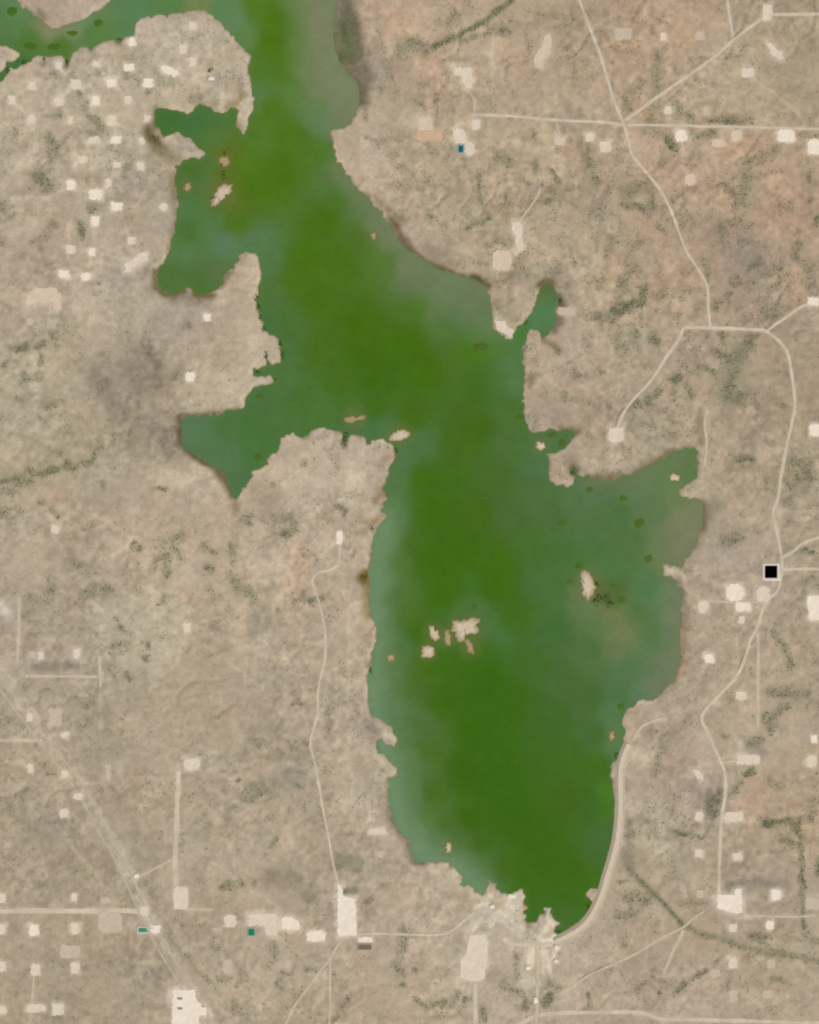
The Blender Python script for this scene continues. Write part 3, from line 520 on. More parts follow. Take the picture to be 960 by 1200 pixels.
# brush and green drains (strips of thicker growth)
for pts, w_, s_, a in [
 ([(508,54),(540,40),(575,20),(606,-6)],6,3,1.0),([(540,46),(580,38)],5,3,.6),([(575,36),(590,36)],12,5,.5),([(480,50),(500,58)],16,7,.6),([(505,30),(512,26)],8,4,.5),([(535,15),(530,25)],7,4,.5),([(470,56),(485,50)],10,5,.5),([(630,18),(660,18)],8,4,.4),([(665,25),(675,30)],14,6,.35),
 ([(682,170),(690,195),(700,215)],7,4,.7),([(690,165),(692,200)],6,3,.6),([(645,200),(655,215)],8,4,.6),([(640,235),(650,225)],10,4,.5),([(580,180),(595,190)],12,5,.5),([(560,200),(562,230)],8,4,.5),([(625,185),(625,200)],5,3,.5),([(590,232),(592,225)],7,3,.5),
 ([(770,65),(770,110),(760,150)],14,7,.45),([(750,95),(745,110)],12,6,.4),([(732,115),(736,128)],10,4,.5),([(770,125),(790,120),(812,140)],10,5,.5),([(830,140),(850,140),(878,138)],10,4,.6),([(815,158),(835,157)],10,4,.6),([(785,165),(790,172)],12,5,.9),([(782,185),(776,195)],8,4,.6),([(880,190),(910,175)],12,6,.55),([(876,195),(870,240)],14,8,.45),
 ([(948,190),(950,235)],7,4,.5),([(735,225),(760,215)],18,8,.45),([(730,243),(752,244)],9,4,.7),([(764,232),(766,240)],7,3,.6),([(748,285),(745,290)],8,3,.6),([(770,267),(775,268)],6,3,.6),([(735,320),(745,315)],14,6,.45),([(755,338),(750,355),(720,365)],12,5,.9),([(760,345),(778,345)],6,3,.6),([(725,345),(730,330)],12,5,.4),([(725,395),(728,410)],14,6,.45),([(765,395),(770,405)],10,5,.6),([(742,385),(744,392)],7,3,.6),
 ([(826,305),(829,328)],7,3,.7),([(846,288),(845,265)],8,4,.45),([(860,330),(865,327)],10,4,.6),([(880,315),(890,305)],8,4,.5),([(935,285),(930,300)],9,4,.6),([(955,260),(960,255)],8,4,.8),([(900,320),(915,310)],12,6,.5),([(940,310),(950,320)],14,6,.4),([(855,260),(880,262)],10,5,.4),([(840,360),(850,345)],8,4,.5),([(852,378)],5,2.5,.8),([(908,370),(920,362)],8,4,.5),([(895,365),(915,360)],10,5,.4),
 ([(880,395),(870,415),(855,440),(850,465)],14,7,.65),([(845,396)],12,4,.6),([(840,415),(860,420)],10,4,.6),([(820,430),(835,435)],7,3,.7),([(790,445),(796,440)],10,4,.7),([(805,452),(812,465)],8,4,.6),([(742,475),(755,472),(772,460)],10,4,.6),([(860,465),(880,462)],12,5,.4),([(905,470),(920,475)],10,5,.4),
 ([(785,490),(790,510)],10,5,.4),([(862,537),(880,536)],9,3,.7),([(837,530)],6,3,.6),([(870,602)],6,3,.8),([(925,590),(930,540)],14,7,.45),([(940,545),(950,560)],14,7,.4),([(935,645),(952,648)],9,3.5,.7),([(850,632),(866,628)],14,5,.5),([(890,548),(905,575)],8,4,.4),
 ([(905,740),(920,760),(927,780)],7,4,.55),([(905,810),(945,815)],12,5,.65),([(898,840),(902,855)],12,5,.8),([(908,838),(925,825)],10,5,.6),([(880,870),(890,865)],12,6,.45),([(872,908),(885,903)],9,3.5,.85),([(862,925),(868,918)],8,4,.8),([(835,935),(832,955),(845,930)],12,5,.75),([(805,838),(800,850),(780,865)],8,4,.5),([(780,860),(775,880),(768,905)],10,5,.5),([(795,925),(790,935)],12,5,.4),([(842,860),(850,862)],8,4,.45),([(900,915),(912,920)],10,5,.4),
 ([(895,965),(925,962)],10,4,.8),([(920,985),(935,990)],10,4,.8),([(936,960),(938,1010),(940,1050),(943,1090)],6,3,.75),([(930,965),(940,985)],10,5,.6),([(958,1020),(960,1010)],9,4,.8),([(945,1095),(958,1105)],10,5,.5),([(955,940),(950,960)],10,5,.5),
 ([(784,973),(800,977),(825,979)],7,3,.65),([(726,1034),(736,1033)],6,2.5,.9),([(720,1073),(740,1072),(742,1065)],7,3,.6),([(795,1160),(805,1148),(825,1136)],6,3,.8),([(838,1128),(845,1120)],6,3,.5),([(905,1145),(925,1155)],7,3,.6),([(772,1165)],5,2.5,.8),([(765,1147),(778,1148)],6,3,.45),([(735,1095),(730,1105)],10,5,.4),([(770,1090),(768,1080)],8,4,.4),([(690,1165),(692,1180),(685,1185)],7,3.5,.6),([(688,1140)],5,2.5,.7),
 ([(885,1100),(900,1108),(930,1120)],6,3,.5),([(900,1098),(880,1097)],8,4,.5),([(960,1105),(930,1100)],8,4,.3),([(855,1040),(870,1030)],8,4,.4),([(800,1060),(820,1058)],10,5,.4),([(735,1050),(755,1055)],14,6,.4),
 ([(30,1195),(25,1200)],6,3,.2),([(590,1152),(610,1165),(615,1180)],9,4,.6),([(640,1175),(645,1165)],10,4,.7),([(640,1155),(655,1155)],8,4,.6),([(565,1180),(568,1195)],9,4,.6),([(605,1120),(605,1145)],10,5,.4),([(655,1117)],5,2.5,.7),
 ([(472,1087),(472,1110),(462,1130),(470,1140)],9,4,.55),([(484,1136)],7,3,.9),([(471,1152)],6,3,.95),([(487,1172),(500,1180),(520,1175)],10,5,.55),([(546,1172)],9,4,.7),([(535,1165),(530,1180)],10,5,.45),([(403,1180),(405,1170)],8,4,.6),([(390,1145),(400,1155)],12,6,.45),([(395,1190),(390,1195)],8,4,.5),
 ([(406,1043),(414,1041)],9,3.5,.9),([(428,1058),(432,1055)],7,3,.6),([(260,1040),(280,1035)],10,3,.55),([(298,1035)],8,3,.6),([(315,990),(325,983)],7,3,.6),([(240,1018)],8,4,.4),([(255,1145),(268,1148)],8,4,.5),([(330,1138),(340,1142)],7,3,.6),([(325,1150),(330,1155)],8,4,.5),([(360,1138),(375,1138)],6,2.5,.5),([(320,1108),(325,1118)],10,5,.45),([(275,1180),(290,1190)],16,7,.45),([(210,1110),(235,1140),(260,1165)],6,3,.35),([(345,1175),(350,1160)],8,4,.4),
 ([(280,913)],7,3,1.0),([(350,922)],9,4,.75),([(290,930),(305,925)],16,7,.45),([(375,945),(375,955)],7,4,.5),([(372,935),(390,934)],6,3,.4),([(345,825),(355,822)],7,3,.6),([(383,860),(386,820)],7,4,.4),([(275,945)],8,4,.45),([(310,960),(320,955)],8,4,.4),([(385,855)],6,3,.6),([(345,875),(357,872)],9,4,.45),([(370,895),(378,890)],8,4,.4),([(390,880)],8,3.5,.45),([(295,865),(300,870)],10,4,.4),
 ([(150,757),(135,755)],10,4,.5),([(173,756)],8,3.5,.8),([(143,738)],8,3.5,.6),([(170,772)],9,3.5,.7),([(150,792)],10,4.5,.6),([(135,724)],7,3,.6),([(128,780),(132,790)],9,4,.5),([(112,740)],6,3,.5),([(32,747)],6,3,.4),([(105,815),(100,825)],10,5,.35),([(145,843)],5,2.5,.5),([(60,905),(50,895)],10,5,.35),
 ([(0,565),(30,555),(70,550),(105,543),(115,525),(120,515)],9,4,.75),([(10,575),(35,560)],12,5,.5),([(65,549)],12,4,.8),([(80,540)],8,4,.7),([(70,530)],10,4,.5),([(0,600),(15,595)],10,5,.4),([(60,595),(65,605)],7,3,.6),([(48,588)],7,3,.5),([(120,565),(122,572)],6,3,.6),([(95,620),(110,612)],10,4,.35),([(120,643)],10,4,.6),([(155,640),(165,642)],10,4,.65),([(190,640),(200,635),(210,630)],14,6,.55),([(195,650),(195,670)],12,5,.6),([(212,655),(205,640)],8,4,.5),([(185,655),(180,665)],8,4,.45),([(35,697)],7,3,.6),([(60,690)],14,6,.4),([(25,700),(45,705)],10,5,.4),([(80,660),(110,670)],14,6,.35),([(100,695),(130,690)],12,6,.4),([(165,695),(155,690)],8,4,.4),([(185,705),(200,700)],8,4,.4),([(180,572),(195,573)],6,2.5,.6),
 ([(18,408),(30,406)],10,4,.7),([(45,405),(50,400)],9,4,.6),([(62,395),(65,410)],10,5,.4),([(28,440),(25,447),(45,440)],9,4,.65),([(48,415),(45,425)],7,3,.5),([(55,478),(75,470)],9,4,.5),([(5,430),(10,425)],8,4,.4),([(15,465),(25,470)],10,5,.35),([(60,485),(50,490)],10,5,.45),
 ([(92,262),(95,275)],9,4,.7),([(110,245)],14,5,.55),([(65,265)],8,4,.5),([(10,250),(5,240)],14,6,.5),([(38,285),(45,288)],9,4,.45),([(3,285)],7,3,.5),([(55,280),(60,260)],12,6,.35),([(115,333),(117,335)],5,2.5,.5),
 ([(55,160),(65,170),(60,178)],16,6,.6),([(45,205),(55,220),(48,210)],14,5,.65),([(92,112),(105,135),(118,150),(108,158)],8,4,.6),([(68,133)],12,5,.5),([(62,85),(68,88)],10,5,.5),([(148,88)],10,4,.55),([(180,80),(182,85)],8,4,.6),([(150,195),(145,205)],9,4,.5),([(100,212),(118,205)],7,3,.45),([(15,150),(18,160)],9,4,.4),([(172,107)],8,3.5,.5),([(195,95),(185,90)],12,5,.35),([(245,83)],6,3,.8),([(225,115),(235,118)],10,5,.4),([(6,130),(5,118)],8,4,.35),([(192,38)],6,3,.4),([(85,85),(88,92)],7,3,.45),([(125,160),(135,165)],7,3,.35),([(220,380)],14,6,.35),([(205,440),(210,435)],10,5,.4),
 ([(320,567)],7,3,.6),([(335,608),(345,615),(335,625)],12,5,.65),([(310,610)],12,4,.5),([(292,614)],9,3.5,.5),([(295,605),(280,610)],8,4,.45),([(352,640),(358,650)],7,3,.5),([(380,660)],7,3,.5),([(372,655)],6,3,.5),([(393,592),(402,600)],8,3.5,.7),([(355,543)],9,4,.4),([(270,640),(272,650)],8,4,.6),([(273,658)],9,3,.7),([(247,665)],12,4,.65),([(250,650),(238,640)],10,5,.45),([(270,675),(285,690),(300,700)],12,5,.5),([(245,690),(255,700)],12,5,.4),([(345,705),(375,700)],8,3.5,.6),([(357,695)],5,3,.6),([(375,700)],9,4,.55),([(340,695)],5,2.5,.5),([(205,640)],14,6,.4),([(267,715)],7,3,.7),([(325,715)],8,4,.4),([(415,650)],6,3,.5),([(392,535),(395,545)],10,5,.4),([(385,525),(400,520)],8,4,.4),
 ([(430,140),(428,130)],7,3,.45),([(465,110)],8,4,.5),([(505,255)],9,4,.7),([(548,268),(560,260),(575,255)],9,4,.65),([(570,285),(600,285)],9,4,.55),([(570,330),(590,330)],7,3,.4),([(585,360),(582,355)],9,4,.5),([(610,300),(620,290)],8,4,.4),([(670,290),(672,315)],6,3,.5),([(715,280),(710,300)],8,4,.5),([(700,370),(720,372)],12,5,.6),([(720,365),(700,375),(690,370)],7,3,.5),([(670,435),(675,440)],7,3,.5),([(660,465),(690,470)],8,4,.35),([(700,438),(705,436)],8,3,.4),([(655,410),(650,405)],7,3,.4),([(690,400)],8,4,.3),([(715,475),(712,480)],7,3,.6),([(440,20),(460,110)],10,6,.25),([(430,160),(445,170)],6,3,.4),([(460,180),(470,200)],12,6,.35),([(510,180),(500,160)],14,6,.3),([(512,115),(510,140)],8,4,.45),([(485,120),(495,125)],12,6,.35),([(445,105),(452,100)],7,3,.4),([(470,55),(475,65)],16,6,.35)]:
    brush(pts, w_, s_ * .8, min(1.0, a * 1.2))

# the outlet creek below the dam
CREEK = [(733,1000),(737,1018),(748,1030),(763,1044),(780,1061),(798,1081),(818,1094),(845,1099),(868,1109),(900,1117),(935,1121),(985,1132)]
soil(CREEK[:4], 9, 4, (146,132,114), .7, 1.0); soil(CREEK[2:6], 5, 2.5, (124,119,94), .9, 0.8); soil(CREEK[5:], 7, 4, (146,136,110), .7, 1.5)
brush(CREEK[1:6], 4.2, 1.8, .85, 0.8); brush(CREEK[5:], 6, 3, .6, 1.2)
soil([(507,55),(540,40),(575,20),(606,-6)], 6, 3, (112,116,74), .75, 1.5)
soil([(738,960),(735,995),(740,1015)], 7, 4, (150,136,118), .7, 1.0)
SCRUB = np.clip(SCRUB * (0.75 + 0.5 * fbm(GX, GY, 9, 61, 2)), 0, 1)
n1 = fbm(GX, GY, 30, 71, 4); n2 = fbm(GX, GY, 9, 81, 3); n3 = fbm(GX, GY, 90, 91, 3)
east = smooth(420, 620, GX)
back = smooth(0.12, 0.8, n1 + 0.9 * n2 + 0.12 * n3) * (0.34 + 0.26 * east * (1 - smooth(420, 620, GY)))
calm = np.ones(GX.shape)
for cx, cy, r in [(930,440,60),(920,110,70),(640,120,40),(250,820,80),(450,1150,60),(330,1010,60),(290,380,60),(160,590,50),(60,650,40),(860,620,50),(600,1120,30),(790,1110,60),(930,880,60)]:
    calm = np.minimum(calm, 0.3 + 0.7 * smooth(r * 0.4, r * 1.2, np.hypot(GX - cx, GY - cy)))
gul = np.clip(GUL_A * (.35 + .35 * n2) + GUL_B * (.22 + .3 * n2), 0, 1) * (.55 + .55 * east * (1 - smooth(500, 700, GY))) * calm
DENS = np.clip(np.maximum(np.maximum(back * calm, SCRUB), gul), 0, 1) * (LAND > 1.2)

# grass and leaf litter tint the soil where brush stands; soil itself varies in patches
tint = np.clip(np.clip(DENS, 0, 1) ** 0.8 * 0.40 + 0.66 * SCRUB, 0, 0.93)[..., None]
SOIL = SOIL * (1 - tint) + (lin(OLV) * (1 - SCRUB[..., None] * .5) + lin((116,118,90)) * SCRUB[..., None] * .5) * tint
speck = (0.55 + 0.75 * smooth(-.2, .3, fbm(GX, GY, 60, 161, 2))) * (.5 + .5 * calm)
patch = 1 + speck * (0.12 * vnoise(GX, GY, 4.3, 141) + 0.09 * vnoise(GX, GY, 7.5, 142)) + 0.07 * fbm(GX, GY, 18, 101, 4, 0.8) + 0.10 * fbm(GX, GY, 70, 111, 3)
ledge = np.sin(roll * 2.1 + 2.0 * n2) * smooth(-.1, .35, fbm(GX, GY, 70, 151, 2))          # low rock ledges follow the contours
bare = smooth(.08, .55, fbm(GX, GY, 26, 181, 4, .65)) * (1 - SCRUB)                      # wind-scoured pale flats
patch = patch + 0.055 * ledge + 0.15 * bare - 0.03 + 0.11 * fbm(GX, GY, 42, 191, 4, .65)
patch = 1 + (patch - 1) * fade_far
warm = 0.035 * fbm(GX, GY, 40, 121, 3)
SOIL = SOIL * patch[..., None] * np.stack([1 + warm, np.ones_like(warm), 1 - 1.2 * warm], -1)
# pale dry rim left by falling water on the ragged peninsulas
rim = smooth(0.3, 2.5, LAND) * (1 - smooth(3, 9, LAND)) * smooth(-0.1, 0.4, fbm(GX, GY, 26, 131, 2))
SOIL = SOIL * (1 + 0.13 * rim[..., None])
wet = (1 - smooth(0.0, 1.0 + 4.5 * smooth(-.1, .5, fbm(GX, GY, 40, 171, 2)), LAND)) * 0.55
SOIL = SOIL * (1 - wet[..., None]) + lin((120,108,78)) * wet[..., None]
BED = lin((96,108,60))
SOIL = np.where((LAND < 0)[..., None], BED, SOIL)

# ------------------------------------------------------------------ water colours (algae, silt), as seen
WPTS = [
 (5,30,(88,122,72)),(40,50,(80,118,52)),(70,50,(76,114,40)),(110,40,(90,124,66)),(160,20,(92,126,84)),(200,5,(92,124,74)),(60,36,(136,132,100)),(80,32,(124,134,100)),(262,180,(98,106,38)),(270,238,(94,108,32)),(258,212,(92,106,40)),(90,22,(112,134,100)),(20,12,(96,128,86)),(15,75,(70,112,60)),
 (235,3,(116,128,80)),(258,10,(94,128,84)),(275,25,(98,130,90)),(285,40,(94,126,72)),(300,10,(84,118,34)),(322,20,(78,112,18)),(318,50,(76,112,12)),(340,30,(82,116,36)),(350,10,(104,124,70)),(370,20,(126,128,98)),(385,50,(124,126,96)),(365,70,(112,124,80)),(375,100,(118,128,98)),(400,120,(116,128,98)),(412,128,(120,122,92)),(388,140,(100,126,92)),(345,60,(90,120,50)),(345,110,(92,122,62)),
 (305,80,(80,116,40)),(300,110,(88,122,66)),(320,130,(80,114,32)),(340,160,(78,112,26)),(370,130,(94,124,74)),(300,170,(82,118,38)),(285,190,(84,116,30)),(330,200,(74,110,18)),(370,180,(80,114,36)),(305,220,(76,112,20)),(280,225,(78,110,22)),(390,205,(84,116,56)),(405,222,(96,124,84)),(420,240,(104,126,92)),
 (245,140,(76,112,56)),(200,140,(70,108,50)),(225,145,(72,112,62)),(255,165,(84,116,62)),(262,175,(88,110,28)),(263,205,(90,108,24)),(245,195,(82,114,58)),(225,200,(76,108,44)),(215,215,(84,110,54)),(240,210,(80,114,60)),(225,245,(84,118,68)),(220,270,(76,112,54)),(215,300,(88,120,72)),(200,320,(80,112,56)),(230,330,(80,110,54)),(250,320,(90,112,68)),(250,260,(84,120,72)),(265,285,(92,122,88)),(300,285,(88,120,78)),(255,240,(80,114,44)),(275,262,(78,112,22)),
 (310,310,(84,116,68)),(320,350,(80,112,56)),(330,400,(78,110,58)),(340,380,(76,110,48)),(315,380,(74,110,58)),(350,330,(74,108,22)),(370,350,(72,106,18)),(360,300,(72,110,16)),(380,260,(72,110,20)),(400,230,(76,112,32)),(395,310,(74,110,26)),(420,380,(68,104,12)),(430,420,(64,102,10)),(380,410,(72,106,30)),(400,450,(70,106,26)),(440,440,(64,102,14)),(460,300,(76,112,28)),(425,280,(86,114,46)),(440,265,(118,126,92)),(460,285,(120,124,94)),(450,310,(92,118,56)),(475,310,(112,124,90)),(490,330,(104,118,82)),(520,340,(112,126,96)),(545,345,(104,122,88)),(565,345,(98,114,76)),(510,360,(98,120,74)),(540,370,(92,118,76)),(570,375,(96,120,76)),(555,395,(84,118,56)),(525,385,(82,114,56)),(490,360,(78,112,34)),(480,400,(66,104,12)),(500,430,(66,104,12)),(530,420,(74,108,36)),(560,405,(76,114,26)),(575,405,(78,116,40)),(590,395,(86,116,66)),(595,430,(84,118,70)),(605,445,(86,118,72)),(580,440,(76,110,50)),(560,450,(68,104,26)),(550,410,(72,112,16)),
 (608,388,(72,118,56)),(625,372,(84,124,80)),(640,350,(86,118,76)),(645,368,(86,122,84)),(640,338,(92,102,62)),(640,385,(88,116,76)),
 (330,450,(80,112,60)),(310,470,(76,112,62)),(350,470,(74,110,46)),(300,500,(74,110,54)),(330,490,(78,110,58)),(270,500,(78,112,62)),(230,505,(88,118,84)),(240,525,(84,116,76)),(265,540,(86,116,80)),(275,560,(82,112,70)),(300,530,(76,114,58)),(380,480,(76,112,52)),(410,475,(72,108,38)),(420,497,(78,112,66)),(440,480,(66,104,20)),(450,500,(76,112,66)),(480,490,(68,104,18)),(490,520,(80,112,64)),(470,535,(84,116,76)),(470,560,(84,116,72)),(490,560,(66,106,14)),(500,600,(64,104,10)),(520,560,(68,104,26)),(540,520,(68,104,24)),(560,500,(66,102,22)),(590,480,(74,108,48)),(600,520,(76,108,54)),(580,560,(70,104,40)),(600,600,(74,104,50)),(560,600,(66,102,22)),(540,640,(62,102,8)),(500,660,(64,102,10)),(480,640,(68,104,22)),(455,640,(100,130,92)),(445,680,(106,134,98)),(440,720,(102,128,92)),(465,700,(82,112,50)),(460,600,(88,120,74)),(470,660,(80,110,46)),
 (635,540,(80,112,70)),(630,580,(78,108,60)),(650,600,(76,108,56)),(620,640,(72,106,44)),(585,660,(64,104,12)),(580,690,(62,102,8)),(600,720,(66,104,26)),(640,680,(74,108,54)),(690,620,(80,110,66)),(720,600,(80,112,66)),(740,570,(96,118,84)),(760,560,(100,122,84)),(790,545,(96,122,80)),(810,545,(92,118,74)),(700,575,(90,114,78)),(665,590,(84,112,70)),(770,600,(96,118,76)),(800,605,(124,126,96)),(812,625,(128,124,98)),(790,630,(118,122,92)),(775,640,(104,120,80)),(800,590,(108,124,82)),(740,640,(82,114,62)),(720,660,(80,114,66)),(690,650,(78,112,58)),(660,650,(74,108,52)),(760,690,(82,118,74)),(785,700,(104,122,92)),(792,730,(114,122,96)),(780,740,(98,118,84)),(765,740,(86,116,72)),(785,780,(112,120,96)),(765,790,(96,116,84)),(760,805,(104,120,92)),(745,790,(84,116,74)),(730,810,(78,112,68)),(745,810,(90,118,84)),
 (700,710,(96,112,66)),(715,700,(78,100,44)),(720,725,(108,118,76)),(730,740,(116,124,84)),(725,750,(104,120,80)),(705,735,(92,118,72)),(695,710,(96,122,82)),(745,720,(84,114,64)),
 (690,760,(80,110,60)),(650,740,(70,106,52)),(620,780,(68,104,40)),(660,800,(72,104,50)),(690,820,(72,104,50)),(640,840,(66,102,38)),(700,860,(70,104,48)),(718,845,(84,118,76)),(722,870,(90,120,76)),(600,820,(62,102,18)),(660,880,(66,102,32)),(700,900,(66,104,26)),(690,940,(64,100,32)),(710,930,(72,116,34)),(712,985,(70,104,50)),(660,940,(64,100,20)),(640,1000,(62,100,14)),(670,1040,(64,102,18)),(690,1050,(66,108,24)),(655,1070,(70,106,44)),(635,1060,(66,104,34)),
 (570,800,(58,100,4)),(560,860,(58,100,4)),(580,920,(58,100,4)),(600,960,(58,98,6)),(520,820,(62,102,10)),(530,780,(66,106,18)),(520,700,(64,104,10)),(540,715,(76,112,58)),(555,720,(80,114,70)),(525,750,(70,108,46)),(560,760,(68,106,30)),(570,740,(80,116,70)),(500,780,(68,104,22)),(490,740,(66,104,16)),(480,720,(74,108,34)),(470,760,(80,114,62)),(455,760,(96,124,82)),(445,800,(102,126,94)),(465,800,(92,116,72)),(480,800,(74,108,36)),(455,830,(96,122,88)),(475,850,(86,116,68)),(490,850,(80,110,54)),(500,880,(72,106,34)),(480,890,(92,118,72)),(455,875,(84,122,76)),(465,920,(94,122,84)),(485,930,(94,120,76)),(505,930,(68,104,22)),(475,950,(98,122,90)),(490,970,(106,130,98)),(500,960,(82,112,46)),(520,970,(72,106,34)),(515,985,(98,122,82)),(490,995,(100,122,86)),(510,1000,(92,120,84)),(535,985,(78,108,48)),(560,990,(62,100,8)),(540,1010,(88,118,78)),(555,1025,(92,122,90)),(565,1035,(84,118,74)),(560,1010,(78,112,48)),(590,1020,(66,102,20)),(620,1040,(64,102,12)),(550,960,(60,100,4)),(545,905,(58,98,4))]

# ------------------------------------------------------------------ object helpers
def mesh_obj(name, verts, faces, mat, parent=None, smooth_=False):
    me = bpy.data.meshes.new(name); me.from_pydata([tuple(map(float, v)) for v in verts], [], faces); me.update()
    if smooth_: me.polygons.foreach_set('use_smooth', [True] * len(me.polygons))
    me.materials.append(mat); o = bpy.data.objects.new(name, me); col.objects.link(o)
    if parent: o.parent = parent
    return o
def np_mesh(name, V, F, mat, smooth_=False):
    """V (n,3), F (m,k) numpy -> object"""
    me = bpy.data.meshes.new(name); k = F.shape[1]
    me.vertices.add(len(V)); me.vertices.foreach_set('co', V.astype(np.float32).ravel())
    me.loops.add(F.size); me.loops.foreach_set('vertex_index', F.astype(np.int32).ravel())
    me.polygons.add(len(F)); me.polygons.foreach_set('loop_start', np.arange(0, F.size, k, dtype=np.int32))
    me.update(calc_edges=True)
    if smooth_: me.polygons.foreach_set('use_smooth', np.ones(len(F), bool))
    me.materials.append(mat); o = bpy.data.objects.new(name, me); col.objects.link(o)
    return o
def tag(o, label, cat=None, group=None, kind=None):
    if label: o['label'] = label
    if cat: o['category'] = cat
    if group: o['group'] = group
    if kind: o['kind'] = kind
    return o
def empty(name, loc=(0, 0, 0)):
    o = bpy.data.objects.new(name, None); col.objects.link(o); o.location = loc; return o

# ------------------------------------------------------------------ materials
def nodes_of(name):
    m = bpy.data.materials.new(name); m.use_nodes = True; return m, m.node_tree.nodes, m.node_tree.links
def noise_mul(n, l, src, layers):
    """multiply a colour by several octaves of object-space noise; layers: (size in metres, strength, seed)"""
    tc = n.new('ShaderNodeTexCoord'); cur = src
    for size, strength, seed in layers:
        mp = n.new('ShaderNodeMapping'); mp.inputs['Location'].default_value = (seed * 137.1, seed * 71.7, seed)
        l.new(tc.outputs['Object'], mp.inputs['Vector'])
        t = n.new('ShaderNodeTexNoise'); t.inputs['Scale'].default_value = 1.0 / size; t.inputs['Detail'].default_value = 3.0; t.inputs['Roughness'].default_value = 0.6
        l.new(mp.outputs[0], t.inputs['Vector'])
        r = n.new('ShaderNodeMapRange'); r.inputs['From Min'].default_value = 0.3; r.inputs['From Max'].default_value = 0.7
        r.inputs['To Min'].default_value = 1 - strength; r.inputs['To Max'].default_value = 1 + strength
        l.new(t.outputs['Fac'], r.inputs['Value'])
        mx = n.new('ShaderNodeVectorMath'); mx.operation = 'SCALE'
        l.new(cur, mx.inputs[0]); l.new(r.outputs[0], mx.inputs['Scale']); cur = mx.outputs[0]
    return cur
def earth_mat(name, rgb, layers, rough=0.95, attr=None, ramp=None):
    m, n, l = nodes_of(name); b = n['Principled BSDF']; b.inputs['Roughness'].default_value = rough
    b.inputs['Specular IOR Level'].default_value = 0.0 if rough > 0.9 else 0.3
    if attr:
        a = n.new('ShaderNodeAttribute'); a.attribute_name = attr; src = a.outputs['Color']
    else:
        c = n.new('ShaderNodeRGB'); c.outputs[0].default_value = (*alb(rgb), 1); src = c.outputs[0]
    l.new(noise_mul(n, l, src, layers), b.inputs['Base Color'])
    return m
M_SOIL = earth_mat('soil', None, [(26, .07, 1), (11, .09, 2), (70, .05, 3)], attr='soil')
M_PAD = {k: earth_mat('caliche_' + k, c, [(18, .06, 4), (45, .05, 5)]) for k, c in PAD_TONE.items()}
M_ROAD = earth_mat('graded_caliche_road', (200,184,162), [(14, .08, 6), (70, .12, 7)])
M_TRACK = earth_mat('worn_dirt_track', (194,178,154), [(14, .09, 8), (70, .10, 9)])
M_HWY = earth_mat('weathered_highway', (184,170,148), [(20, .05, 10), (90, .05, 11)])
BAR = {'bar_pale': (204,186,160), 'bar_brown': (172,148,112), 'bar_tan': (200,182,142)}
M_BAR = {k: earth_mat(k, c, [(14, .12, 12), (30, .10, 13)]) for k, c in BAR.items()}
for m_ in M_BAR.values():                                   # wet brown sand near the waterline
    n, l = m_.node_tree.nodes, m_.node_tree.links; b = n['Principled BSDF']; src = b.inputs['Base Color'].links[0].from_socket
    at = n.new('ShaderNodeAttribute'); at.attribute_name = 'rim'; mx = n.new('ShaderNodeMix'); mx.data_type = 'RGBA'
    l.new(at.outputs['Fac'], mx.inputs['Factor']); l.new(src, mx.inputs['A']); mx.inputs['B'].default_value = (*alb((140,120,82)), 1)
    l.new(mx.outputs['Result'], b.inputs['Base Color'])

# ------------------------------------------------------------------ the ground
Vx = (GX - 480) * S; Vy = (600 - GY) * S
V = np.stack([Vx, Vy, HGT], -1).reshape(-1, 3)
idx = np.arange(NX * NY).reshape(NY, NX)
F = np.stack([idx[1:, :-1], idx[1:, 1:], idx[:-1, 1:], idx[:-1, :-1]], -1).reshape(-1, 4)
ground = np_mesh('ground', V, F, M_SOIL, True)
ca = ground.data.color_attributes.new('soil', 'FLOAT_COLOR', 'POINT')
rgba = np.ones((NX * NY, 4), np.float32); rgba[:, :3] = np.clip(SOIL / GAIN, 0, 0.85).reshape(-1, 3)
ca.data.foreach_set('color', rgba.ravel())
tag(ground, 'dry tan rangeland with sparse brush all round the green lake', kind='structure')

# ------------------------------------------------------------------ the lake
m, n, l = nodes_of('algae_water'); b = n['Principled BSDF']
a = n.new('ShaderNodeAttribute'); a.attribute_name = 'algae'
l.new(noise_mul(n, l, a.outputs['Color'], [(60, .05, 21), (18, .035, 22)]), b.inputs['Base Color'])
b.inputs['Roughness'].default_value = 0.3; b.inputs['IOR'].default_value = 1.33; b.inputs['Specular IOR Level'].default_value = 0.2
tc = n.new('ShaderNodeTexCoord'); t = n.new('ShaderNodeTexNoise'); t.inputs['Scale'].default_value = 0.35; t.inputs['Detail'].default_value = 2
l.new(tc.outputs['Object'], t.inputs['Vector']); bp = n.new('ShaderNodeBump'); bp.inputs['Strength'].default_value = 0.08; bp.inputs['Distance'].default_value = 0.3
l.new(t.outputs['Fac'], bp.inputs['Height']); l.new(bp.outputs[0], b.inputs['Normal'])
M_WATER = m
lx = np.arange(-156, 860, 3.0); ly = np.arange(-108, 1104, 3.0); LX, LY = np.meshgrid(lx, ly)
near = sample(LAND, LX, LY) < 7
cell = near[1:, :-1] | near[1:, 1:] | near[:-1, 1:] | near[:-1, :-1]
li = np.arange(LX.size).reshape(LX.shape)
LF = np.stack([li[1:, :-1], li[1:, 1:], li[:-1, 1:], li[:-1, :-1]], -1)[cell]
used = np.unique(LF); remap = np.full(LX.size, -1); remap[used] = np.arange(len(used))
ux, uy = LX.ravel()[used], LY.ravel()[used]
LV = np.stack([(ux - 480) * S, (600 - uy) * S, np.zeros(len(ux))], -1)
lake = np_mesh('lake', LV, remap[LF], M_WATER)
wob = 2.0
